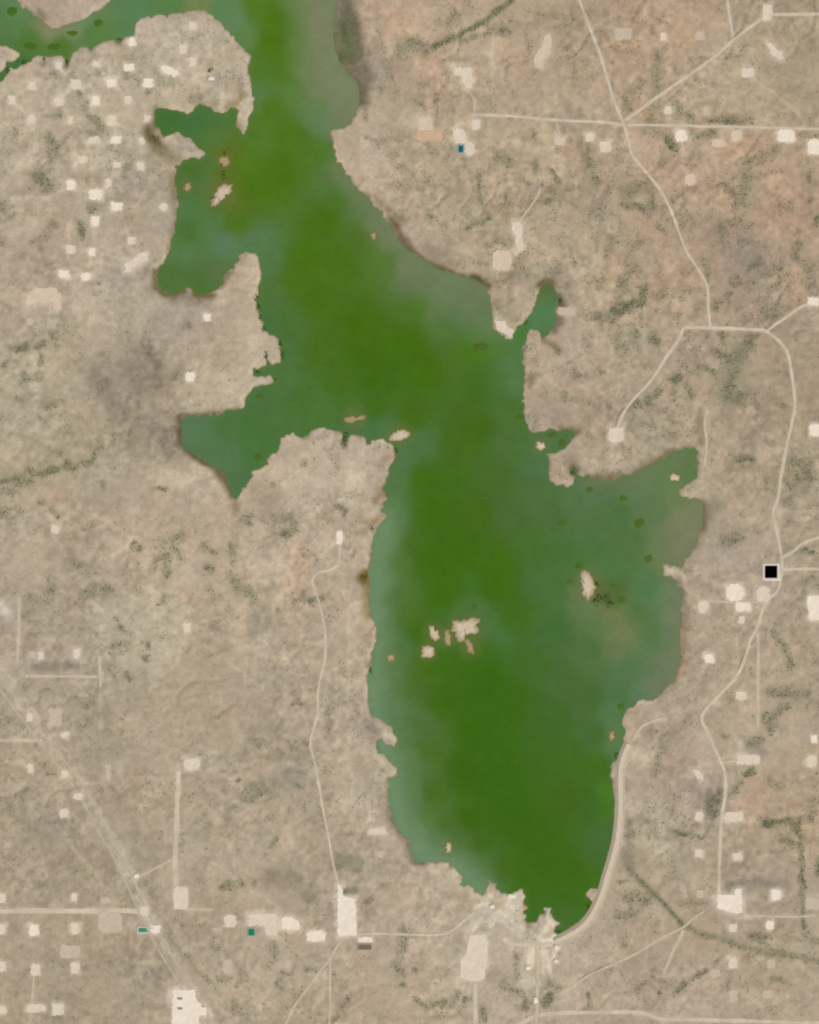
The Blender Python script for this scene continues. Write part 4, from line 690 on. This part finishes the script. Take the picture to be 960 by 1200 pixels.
qx = ux + wob * fbm(ux, uy, 22, 201, 3); qy = uy + wob * fbm(ux, uy, 22, 211, 3)
num = np.zeros((len(ux), 3)); den = np.zeros(len(ux))
for x, y, c in WPTS:
    w = 1.0 / ((qx - x) ** 2 + (qy - y) ** 2 + 10.0 ** 2) ** 2.2
    num += w[:, None] * lin(c); den += w
wc = num / den[:, None]
def along(pts, reach, c, op, soft=1.0):
    global wc
    d = np.full(len(ux), 1e3)
    for (x0, y0), (x1, y1) in zip(pts[:-1], pts[1:]):
        dx, dy = x1 - x0, y1 - y0; t = np.clip(((qx - x0) * dx + (qy - y0) * dy) / (dx * dx + dy * dy), 0, 1)
        d = np.minimum(d, np.hypot(qx - x0 - t * dx, qy - y0 - t * dy))
    k = (np.exp(-(d / reach) ** 2) * op)[:, None]; wc = wc * (1 - k) + lin(c) * k
WEST = [(448,610),(438,650),(434,700),(438,750),(434,800),(436,840),(456,890),(460,950),(478,985),(500,1005),(535,1018),(560,1042)]
along(WEST, 30, (94,122,74), .55); along(WEST, 17, (114,139,108), .85)
along([(345,-20),(352,60),(372,110),(400,150)], 20, (104,124,76), .4); along([(378,-20),(380,40),(392,90),(408,125)], 26, (124,128,100), .8)
along([(400,200),(430,240),(455,275),(480,305),(520,325),(570,345)], 15, (116,124,94), .75); along([(500,330),(550,355),(570,380)], 22, (106,122,88), .6)
along([(820,600),(815,630),(795,655)], 24, (122,124,96), .7); along([(797,690),(798,740),(793,785),(770,808)], 15, (112,122,94), .75); along([(690,566),(740,562),(790,540),(815,540)], 9, (108,116,82), .6)
along([(703,700),(718,722),(730,745)], 13, (112,122,78), .75); along([(700,690),(715,705)], 9, (82,100,48), .75); along([(716,845),(722,872)], 6, (92,118,78), .6)
along([(545,760),(590,860),(600,950),(650,1030)], 42, (58,99,6), .65); along([(330,90),(325,20)], 12, (76,112,10), .6); along([(400,250),(440,380),(490,440)], 30, (68,106,12), .5); along([(505,570),(520,640),(530,690)], 26, (62,103,6), .6)
for ring_, h_, t_, l_ in ISLANDS:                              # shallow silt round each islet
    ix = sum(p[0] for p in ring_) / len(ring_); iy = sum(p[1] for p in ring_) / len(ring_); ir = max(math.hypot(p[0] - ix, p[1] - iy) for p in ring_)
    k = (np.exp(-(np.hypot(qx - ix, qy - iy) / (ir + 3)) ** 4) * .38)[:, None]; wc = wc * (1 - k) + lin((112,114,66)) * k
wc = wc * np.array([.94, .98, .88])
wc = wc * (1 + 0.025 * fbm(ux, uy, 30, 221, 3))[:, None]
edge = np.clip(1 - np.abs(sample(LAND, ux, uy)) / 4.0, 0, 1) * 0.25
wc = wc * (1 - edge[:, None]) + lin((104,112,72)) * edge[:, None]
ca = lake.data.color_attributes.new('algae', 'FLOAT_COLOR', 'POINT')
rgba = np.ones((len(ux), 4), np.float32); rgba[:, :3] = np.clip(wc / GAIN, 0, 0.8)
ca.data.foreach_set('color', rgba.ravel())
tag(lake, 'algae green reservoir with ragged shores', kind='structure')

# ------------------------------------------------------------------ islands
def ringed(name, ring, rows, mat, parent=None, step=2.0, jit=0.3, seed=1, z0=0.0):
    """a mound from a map ring: rows of (scale about the centre, height)"""
    r = refine(ring, step, jit, seed); cx = sum(p[0] for p in r) / len(r); cy = sum(p[1] for p in r) / len(r); k = len(r)
    rr = np.random.default_rng(seed + 1); vs = []
    for s_, z in rows:
        for x, y in r:
            wx_, wy_ = W(cx + (x - cx) * s_, cy + (y - cy) * s_); vs.append((wx_, wy_, z0 + z + (rr.uniform(-.15, .15) if z > 0.6 else 0)))
    wx_, wy_ = W(cx, cy); vs.append((wx_, wy_, z0 + rows[-1][1]))
    fs = []
    for q in range(len(rows) - 1):
        for i in range(k):
            j = (i + 1) % k; fs.append((q * k + i, (q + 1) * k + i, (q + 1) * k + j, q * k + j))
    base = (len(rows) - 1) * k
    for i in range(k): fs.append((base + i, len(vs) - 1, base + (i + 1) % k))
    o = mesh_obj(name, vs, fs, mat, parent, True)
    at = o.data.attributes.new('rim', 'FLOAT', 'POINT'); at.data.foreach_set('value', [1.0] * (2 * k) + [0.45] * k + [0.0] * (len(vs) - 3 * k))
    return o
for i, (ring, h, tone, label) in enumerate(ISLANDS):
    o = ringed('island', ring, [(1.10, -1.2), (1.0, 0.08), (0.8, h * .5), (0.45, h)], M_BAR[tone], seed=40 + i, jit=.95)
    tag(o, label, 'island', 'sandbars and islets standing out of the lake')

# floating algae mats
m, n, l = nodes_of('algae_mat'); b = n['Principled BSDF']; b.inputs['Roughness'].default_value = 0.6; b.inputs['Specular IOR Level'].default_value = 0.2
c = n.new('ShaderNodeRGB'); c.outputs[0].default_value = (*alb((66,98,16)), 1)
l.new(noise_mul(n, l, c.outputs[0], [(10, .18, 31)]), b.inputs['Base Color']); M_ALGAE = m
MATS = [(609,490,9,'dark green algae spot close to the right shore above the small cove'),(691,574,7,'green algae spot just below the eastern land tongue'),(730,584,9,'green algae spot under the straight upper shore of the eastern bay'),
 (568,583,6,'faint green algae spot in the open channel of the lake'),(659,614,10,'dark green algae spot in the open eastern bay, left of centre'),(750,613,11,'large dark green algae spot near the grey water of the eastern bay'),
 (760,655,9,'dark green algae spot left of the small right shore nub'),(668,682,8,'green algae spot lower left of the eastern bay islet'),(679,664,9,'green algae spot directly above the eastern bay islet'),
 (729,703,9,'dark green algae spot right of the marsh in the eastern bay'),(719,687,7,'small green algae spot above the marsh in the eastern bay'),(728,828,9,'bright green algae spot off the shore above the dam'),
 (557,712,8,'green algae spot above the largest mid lake islet'),(305,465,10,'green algae spot off the shore of the western cove'),(364,455,7,'faint green algae spot in the channel right of the western cove'),
 (324,445,6,'small green algae spot off the short spit of the western shore'),(303,536,10,'bright green algae patch by the ragged peninsula in the western cove'),(564,407,18,'wide bright green algae streak below the grey upper right water'),
 (616,378,8,'bright green algae patch at the mouth of the narrow inlet'),(14,13,11,'round green algae patch in the upper left corner of the river'),(36,54,14,'wide green algae patch at the river bend, left'),(64,55,15,'wide green algae patch at the river bend, right'),(85,39,12,'flat green algae patch below the river bar'),(115,27,9,'small round green algae patch right of the river bar'),
 (648,510,12,'bright green algae patch inside the small cove of the eastern shore'),(659,520,9,'small green algae patch at the back of the small cove')]
for i, (x, y, d, label) in enumerate(MATS):
    d = d * 1.2
    k = 11; rr = np.random.default_rng(900 + i); asp = rr.uniform(.75, 1.0) if d < 14 else .55
    ring = [(x + math.cos(q / k * 2 * math.pi) * d / 2 * rr.uniform(.75, 1.1), y + math.sin(q / k * 2 * math.pi) * d / 2 * asp * rr.uniform(.75, 1.1)) for q in range(k)]
    o = ringed('algae_mat', ring, [(1.0, -0.1), (0.97, 0.12), (0.6, 0.3)], M_ALGAE, seed=910 + i, jit=.3)
    tag(o, label, 'algae', 'algae patches floating on the water')

# ------------------------------------------------------------------ roads
def resample(pts, step):
    out = []
    P_ = [np.array(p, float) for p in pts]; P_ = [2 * P_[0] - P_[1]] + P_ + [2 * P_[-1] - P_[-2]]
    for k in range(1, len(P_) - 2):
        p0, p1, p2, p3 = P_[k - 1:k + 3]; m_ = max(2, int(np.hypot(*(p2 - p1)) / step))
        for q in range(m_):
            t = q / m_
            out.append(0.5 * (2 * p1 + (p2 - p0) * t + (2 * p0 - 5 * p1 + 4 * p2 - p3) * t * t + (3 * p1 - p0 - 3 * p2 + p3) * t ** 3))
    out.append(P_[-2]); return np.array(out)
def normals(c):
    d = np.gradient(c, axis=0); d /= np.maximum(np.hypot(d[:, 0], d[:, 1]), 1e-9)[:, None]
    return np.stack([-d[:, 1], d[:, 0]], -1)
def ribbon(name, pts, width, mat, lift=0.7, parent=None, zfun=None, seed=0):
    c = resample(pts, 2.2); nn = normals(c); r = np.random.default_rng(seed); k = len(c)
    wv = width / 2 * (1 + 0.16 * vnoise(c[:, 0], c[:, 1], 14, 700 + seed))
    c = c + nn * (0.5 * vnoise(c[:, 0], c[:, 1], 18, 720 + seed))[:, None]
    offs = [-1.25, -1.0, 0, 1.0, 1.25]; vs = []
    hs = [np.maximum(height((c + nn * (wv * o)[:, None])[:, 0], (c + nn * (wv * o)[:, None])[:, 1]), 0.2) for o in offs]
    top = np.max(hs, 0) + lift
    if zfun is not None: top = zfun
    for o, h_ in zip(offs, hs):
        p = c + nn * (wv * o)[:, None]; z = top if abs(o) <= 1 else np.minimum(h_, top) - 0.6
        vs.append(np.stack([(p[:, 0] - 480) * S, (600 - p[:, 1]) * S, z], -1))
    V_ = np.concatenate(vs); fs = []
    for q in range(len(offs) - 1):
        for i in range(k - 1): fs.append((q * k + i, q * k + i + 1, (q + 1) * k + i + 1, (q + 1) * k + i))
    return mesh_obj(name, V_, fs, mat, parent, False)
lift = 0.7
for i, (pts, w_, nm) in enumerate(ROADS):
    o = ribbon(nm, pts, w_ * 0.8, {'road': M_ROAD, 'dirt_track': M_TRACK, 'highway': M_HWY}[nm], lift + 0.06 * (i % 9), seed=i)
    tag(o, None, kind='structure')

# ------------------------------------------------------------------ the dam
M_DAM = earth_mat('dam_fill', (182,167,143), [(16, .08, 14), (50, .06, 15)])
M_CREST = earth_mat('dam_crest_gravel', (204,188,165), [(20, .05, 16)])
dam = empty('dam', (*W(727, 930), 0)); tag(dam, 'long curved earth dam with pale crest road along the lower right shore', 'dam')
c = resample(DAM, 3); nn = normals(c); k = len(c)
if np.mean((c + nn * 5)[:, 0]) > np.mean(c[:, 0]): nn = -nn                 # + side faces the lake
prof = [(7.5, -2.0), (2.3, 7.0), (-2.3, 7.0), (-8.0, 1.0)]
def local(vs, o): return [(x - o.location.x, y - o.location.y, z - o.location.z) for x, y, z in vs]
vs = []
for off, z in prof:
    for p, q in zip(c, nn):
        X_, Y_ = W(*(p + q * off)); vs.append((X_, Y_, z if z > 0 or off > 0 else z))
fs = [(q * k + i, q * k + i + 1, (q + 1) * k + i + 1, (q + 1) * k + i) for q in range(3) for i in range(k - 1)]
mesh_obj('embankment', local(vs, dam), fs, M_DAM, dam)
vs = []
for off, z in [(2.5, 6.9), (2.1, 7.6), (-2.1, 7.6), (-2.5, 6.9)]:
    for p, q in zip(c, nn): X_, Y_ = W(*(p + q * off)); vs.append((X_, Y_, z))
mesh_obj('crest_road', local(vs, dam), fs, M_CREST, dam)
for off, z in [(5.4, 2.2)]:
    vs = []
    for o_, z_ in [(off + 1.2, z - 2.6), (off + .9, z - .8), (off - .6, z + 1.2), (off - 1.2, z + 1.6)]:
        for p, q in zip(c, nn): X_, Y_ = W(*(p + q * o_)); vs.append((X_, Y_, z_))
    mesh_obj('riprap', local(vs, dam), fs, earth_mat('riprap', (178,163,138), [(6, .14, 17)]), dam)

# ------------------------------------------------------------------ gravel pads
def pad_ring(p, seed):
    if p['poly']: base = p['poly']
    else:
        w, h = p['w'] / 2, p['h'] / 2; x, y = p['c']; ch = min(w, h) * random.uniform(.15, .55)
        base = [(-w + ch, -h), (w - ch, -h), (w, -h + ch), (w, h - ch), (w - ch, h), (-w + ch, h), (-w, h - ch), (-w, -h + ch)]
        a_ = math.radians(p['rot'] + random.uniform(-4, 4))
        a_ = math.radians(-p['rot']) + math.radians(random.uniform(-4, 4))
        base = [(x + bx * math.cos(a_) - by * math.sin(a_), y + bx * math.sin(a_) + by * math.cos(a_)) for bx, by in base]
    return refine(base, 1.7, 0.62, seed)
def make_pad(p, i):
    r = pad_ring(p, 300 + i); xs = np.array([q[0] for q in r]); ys = np.array([q[1] for q in r])
    cx, cy = xs.mean(), ys.mean()
    z = float(max(height(xs, ys).max(), height(cx, cy), 0.3)) + 1.5
    wx0, wy0 = W(cx, cy); k = len(r); vs = []
    for s_, dz in ((1.0, 0.0), (1.0, -4.0)):
        ext = 0.0 if dz == 0 else 0.45
        for x, y in r:
            d = math.hypot(x - cx, y - cy) + 1e-6
            vs.append(((x + (x - cx) / d * ext - cx) * S, -(y + (y - cy) / d * ext - cy) * S, dz))
    fs = [tuple(range(k))[::-1]] + [(q, (q + 1) % k, k + (q + 1) % k, k + q) for q in range(k)]
    o = mesh_obj('gravel_pad', vs, fs, M_PAD[p['tone']]); o.location = (wx0, wy0, z)
    tag(o, p['label'], 'gravel pad', 'gravel well pads')
    return o, z, (cx, cy)
big = None
for i, p in enumerate(PADS):
    o, z, cc = make_pad(p, i)
    if 'very large bright pad' in p['label']: big = (o, cc)

# metal parts
def metal(name, rgb, rough=.55):
    return earth_mat(name, rgb, [(8, .06, 18)], rough)
M_TANK = metal('rusted_tank_steel', (150,138,120)); M_WHITE = metal('white_sheet_metal', (222,212,198)); M_WALL = metal('pale_siding', (190,180,165))
def tank(parent, x, y, r_, h):                        # capped vertical tank, local metres
    vs = []; fs = []; k = 14
    for rr, z in ((r_, 0), (r_, h), (r_ * .93, h + .25), (r_ * .3, h + .7)):
        for q in range(k): vs.append((x + rr * math.cos(q / k * 2 * math.pi), y + rr * math.sin(q / k * 2 * math.pi), z))
    for a_ in range(3):
        for q in range(k): fs.append((a_ * k + q, a_ * k + (q + 1) % k, (a_ + 1) * k + (q + 1) % k, (a_ + 1) * k + q))
    fs.append(tuple(range(3 * k, 4 * k)))
    return mesh_obj('tank', vs, fs, M_TANK, parent)
o, (cx, cy) = big
for ty in (1170.5, 1182):
    for dx in (-1.6, 1.4): tank(o, (211.5 + dx - cx) * S, -(ty - cy) * S, 5.0, 7)

# ------------------------------------------------------------------ ponds
def pond(x, y, w, h, rim, water, rimrgb, label, seed, gloss=.25, name='lined_pond'):
    z = float(height(x, y)) + 1.2
    for dx in (-1, 0, 1):
        for dy in (-1, 0, 1): z = max(z, float(height(x + dx * (w / 2 + rim), y + dy * (h / 2 + rim))) + 1.2)
    wx0, wy0 = W(x, y); o = empty(name, (wx0, wy0, z)); tag(o, label, 'pond')
    hw, hh, R_ = w / 2 * S, h / 2 * S, rim * S; vs = []
    for ex, zz in ((R_ + 3, -3.5), (R_ * .75, 1.2), (R_ * .3, 1.2), (0, -0.6)):
        cr = 3.0
        for sx, sy in ((-1, -1), (1, -1), (1, 1), (-1, 1)):
            a_, b_ = hw + ex, hh + ex
            pts = [(sx * a_, sy * (b_ - cr)), (sx * (a_ - cr), sy * b_)]
            if sx * sy < 0: pts = pts[::-1]
            vs += [(px, py, zz) for px, py in pts]
    fs = [(q * 8 + i, q * 8 + (i + 1) % 8, (q + 1) * 8 + (i + 1) % 8, (q + 1) * 8 + i) for q in range(3) for i in range(8)]
    mesh_obj('embankment', vs, fs, earth_mat('pond_rim', rimrgb, [(9, .06, 19)]), o)
    mm = earth_mat('pond_water', water, [(12, .08, 20)], gloss)
    mm.node_tree.nodes['Principled BSDF'].inputs['IOR'].default_value = 1.33
    if sum(water) < 20: mm.node_tree.nodes['Principled BSDF'].inputs['Specular IOR Level'].default_value = 0.05
    vs = [(px, py, -0.5) for px, py, _ in vs[24:32]]
    mesh_obj('water', vs, [tuple(range(8))], mm, o)
    return o
pond(903.4, 670, 14.6, 14.6, 2.6, (0,0,0), (214,202,188), 'black square lined pond with pale rim at the right road junction', 1)
pond(540, 174.5, 5.5, 8, 1.6, (20,92,104), (150,168,156), 'tiny dark teal pond on the stepped pad in the upper country', 2)
pond(168, 1089.5, 11, 4.6, 2.0, (62,134,96), (186,188,170), 'green oblong pond beside the highway at lower left', 3)
pond(294.6, 1092, 7, 7.5, 1.4, (40,120,88), (150,164,138), 'small square teal pond under the hooked pad at lower left', 4)
pond(427.5, 1109.5, 15, 5.5, 1.2, (112,104,84), (170,156,134), 'dark grey oblong pond right of the bottom crossroads', 5)

# ------------------------------------------------------------------ small buildings
def building(x, y, L, B, rot, label):
    z = float(height(x, y)); z = max(z, 0.5) + 0.3; wx0, wy0 = W(x, y)
    o = empty('building', (wx0, wy0, z)); o.rotation_euler = (0, 0, math.radians(rot)); tag(o, label, 'building', 'small white roofed buildings')
    a_, b_, h = L / 2, B / 2, 4.0
    vs = [(-a_, -b_, -3), (a_, -b_, -3), (a_, b_, -3), (-a_, b_, -3), (-a_, -b_, h), (a_, -b_, h), (a_, b_, h), (-a_, b_, h), (-a_, 0, h + 2), (a_, 0, h + 2)]
    mesh_obj('wall', vs, [(0, 1, 5, 4), (1, 2, 6, 9, 5), (2, 3, 7, 6), (3, 0, 4, 8, 7)], M_WALL, o)
    e = .8; vs = []
    for dz in (0.1, 0.35):
        vs += [(-a_ - e, -b_ - e, h - .4 + dz), (a_ + e, -b_ - e, h - .4 + dz), (a_ + e, 0, h + 2 + dz), (-a_ - e, 0, h + 2 + dz), (a_ + e, b_ + e, h - .4 + dz), (-a_ - e, b_ + e, h - .4 + dz)]
    mesh_obj('roof', vs, [(6, 7, 8, 9), (9, 8, 10, 11), (0, 3, 2, 1), (3, 5, 4, 2), (0, 1, 7, 6), (4, 5, 11, 10), (1, 2, 8, 7), (2, 4, 10, 8), (5, 3, 9, 11), (3, 0, 6, 9)], M_WHITE, o)
BLD = [(160,1026,22,18,20,'tiny white roofed building beside the highway above the green pond'),(248,92,26,16,0,'small white roofed building near the right end of the upper left headland'),
 (619,1134,20,18,10,'white roofed building left of the track in the dam settlement'),(653,1110,24,16,-30,'white roofed building at the lower end of the dam'),(628,1172,18,26,5,'white roofed building lowest in the dam settlement'),
 (600,1050,34,18,0,'long white roofed building on the lake shore point left of the dam'),(577,1062,20,16,15,'white roofed building behind the ragged lower shore, farthest left'),(652,1126,18,14,-20,'small white roofed building just below the end of the dam'),
 (178,1089,14,12,0,'white roofed building on the white pad by the green pond')]
for b_ in BLD: building(*b_)

# ------------------------------------------------------------------ brush
ICO_V = []; t_ = (1 + 5 ** .5) / 2
for a_ in (-1, 1):
    for b_ in (-t_, t_): ICO_V += [(a_, b_, 0), (0, a_, b_), (b_, 0, a_)]
ICO_V = np.array(ICO_V) / math.hypot(1, t_)
ICO_F = []
for i in range(12):
    for j in range(i + 1, 12):
        for k in range(j + 1, 12):
            if all(abs(np.linalg.norm(ICO_V[p] - ICO_V[q]) - 1.0515) < .01 for p, q in ((i, j), (j, k), (i, k))):
                nrm = np.cross(ICO_V[j] - ICO_V[i], ICO_V[k] - ICO_V[i]); ICO_F.append((i, j, k) if nrm @ ICO_V[i] > 0 else (i, k, j))
ICO_F = np.array(ICO_F)
m, n, l = nodes_of('brush_leaves'); b = n['Principled BSDF']; b.inputs['Roughness'].default_value = 0.9; b.inputs['Specular IOR Level'].default_value = 0.0
a = n.new('ShaderNodeAttribute'); a.attribute_name = 'leaf'
l.new(noise_mul(n, l, a.outputs['Color'], [(2.0, .25, 41)]), b.inputs['Base Color']); M_LEAF = m
def bushes(name, x, y, r_, hue, label, seed):
    """many low shrubs in one mesh; hue rows are linear colours"""
    rr = np.random.default_rng(seed); k = len(x)
    z = np.maximum(height(x, y), 0.1)
    jig = rr.uniform(.65, 1.25, (k, 12, 1)); sc_ = np.stack([r_, r_ * rr.uniform(.7, 1.2, k), r_ * rr.uniform(.5, .9, k)], -1)
    ang = rr.uniform(0, 6.28, k); v = ICO_V[None] * jig * sc_[:, None, :]
    vx = v[..., 0] * np.cos(ang)[:, None] - v[..., 1] * np.sin(ang)[:, None]; vy = v[..., 0] * np.sin(ang)[:, None] + v[..., 1] * np.cos(ang)[:, None]
    V_ = np.stack([vx + ((x - 480) * S)[:, None], vy + ((600 - y) * S)[:, None], v[..., 2] + (z + r_ * .35)[:, None]], -1).reshape(-1, 3)
    F_ = (ICO_F[None] + (np.arange(k) * 12)[:, None, None]).reshape(-1, 3)
    o = np_mesh(name, V_, F_, M_LEAF)
    ca_ = o.data.color_attributes.new('leaf', 'FLOAT_COLOR', 'POINT')
    c_ = np.ones((k, 12, 4), np.float32); c_[..., :3] = hue[:, None, :]
    ca_.data.foreach_set('color', c_.ravel())
    tag(o, label, kind='stuff'); return o
# keep brush off pads and roads
OPEN = np.ones(GX.shape)
for pts, w_, nm in ROADS:
    D = np.full(GX.shape, 99.0); seg_dist(pts, False, GX, GY, D, 8); OPEN *= smooth(w_ / 2, w_ / 2 + 2.5, D)
D = np.full(GX.shape, 99.0); seg_dist(DAM, False, GX, GY, D, 12); OPEN *= smooth(6, 9, D)
for p in PADS:
    if p['poly']:
        xs = [q[0] for q in p['poly']]; ys = [q[1] for q in p['poly']]; hw, hh = (max(xs) - min(xs)) / 2, (max(ys) - min(ys)) / 2; cx, cy = (max(xs) + min(xs)) / 2, (max(ys) + min(ys)) / 2
    else: hw, hh = p['w'] / 2, p['h'] / 2; cx, cy = p['c']
    w = grid_window(cx - hw - 4, cx + hw + 4, cy - hh - 4, cy + hh + 4)
    OPEN[w] *= smooth(0.5, 2.5, np.maximum(np.abs(GX[w] - cx) - hw, np.abs(GY[w] - cy) - hh))
for x, y, d in ((903,670,12),(540,174,6),(168,1089,9),(295,1092,7),(428,1109,10)): OPEN *= smooth(d - 2, d + 1, np.hypot(GX - x, GY - y))

N = 1300000
bx = rng.uniform(-50, 1010, N); by = rng.uniform(-50, 1250, N)
dn = sample(DENS * OPEN, bx, by); sb = sample(SCRUB, bx, by)
keep = rng.uniform(0, 1, N) < np.clip(dn ** 1.3 * 0.34, 0, 1)
bx, by, dn, sb = bx[keep], by[keep], dn[keep], sb[keep]
leafA = np.array([.190, .176, .124]); leafB = np.array([.128, .140, .078])
mixv = np.clip(sb * rng.uniform(.2, 1.2, len(bx)), 0, 1)[:, None]
hue = (leafA * (1 - mixv) + leafB * mixv) * rng.uniform(.75, 1.3, (len(bx), 1))
rad = rng.uniform(1.3, 3.2, len(bx)) * (1 + .4 * sb)
print('BUSHES', len(bx))
thick = sb > 0.5
bushes('scrub', bx[~thick], by[~thick], rad[~thick], hue[~thick], 'grey olive desert scrub dotted over the rangeland', 71)
bushes('drain_brush', bx[thick], by[thick], rad[thick], hue[thick], 'thicker green brush along drains and hollows', 72)
# reeds and salt cedar at the water's edge
spots = [(301,349,4,6),(303,360,3,6),(306,372,3,7),(310,386,4,5),(328,402,3,6),(331,416,3,6),(301,436,5,3),(312,418,3,6),(404,515,3,7),(406,508,3,3),(78,72,3,6),(52,70,3,5),(140,47,3,3),(28,73,8,3),(8,82,4,5),(700,703,7,7),(708,700,9,6),(715,706,6,5),(701,684,4,3),(246,83,3,3),
 (181,163,5,5),(656,352,3,4),(671,553,4,4),(722,884,4,4),(787,172,5,4),(427,676,4,6),(435,786,2,6),(464,527,2,6),(655,1092,5,2),(690,1060,3,6),(436,620,2,5),(262,205,3,6),(263,180,3,4)]
rx = []; ry = []
for x, y, a_, b_ in spots:
    k = int(a_ * b_ * 1.0) + 4; rx += list(x + rng.normal(0, .45, k) * a_); ry += list(y + rng.normal(0, .45, k) * b_)
rx = np.array(rx); ry = np.array(ry)
hue = np.array([.050, .082, .022]) * rng.uniform(.7, 1.3, (len(rx), 1))
bushes('shore_reeds', rx, ry, rng.uniform(1.8, 3.6, len(rx)), hue, 'dark green reeds in clumps at the waterline', 73)
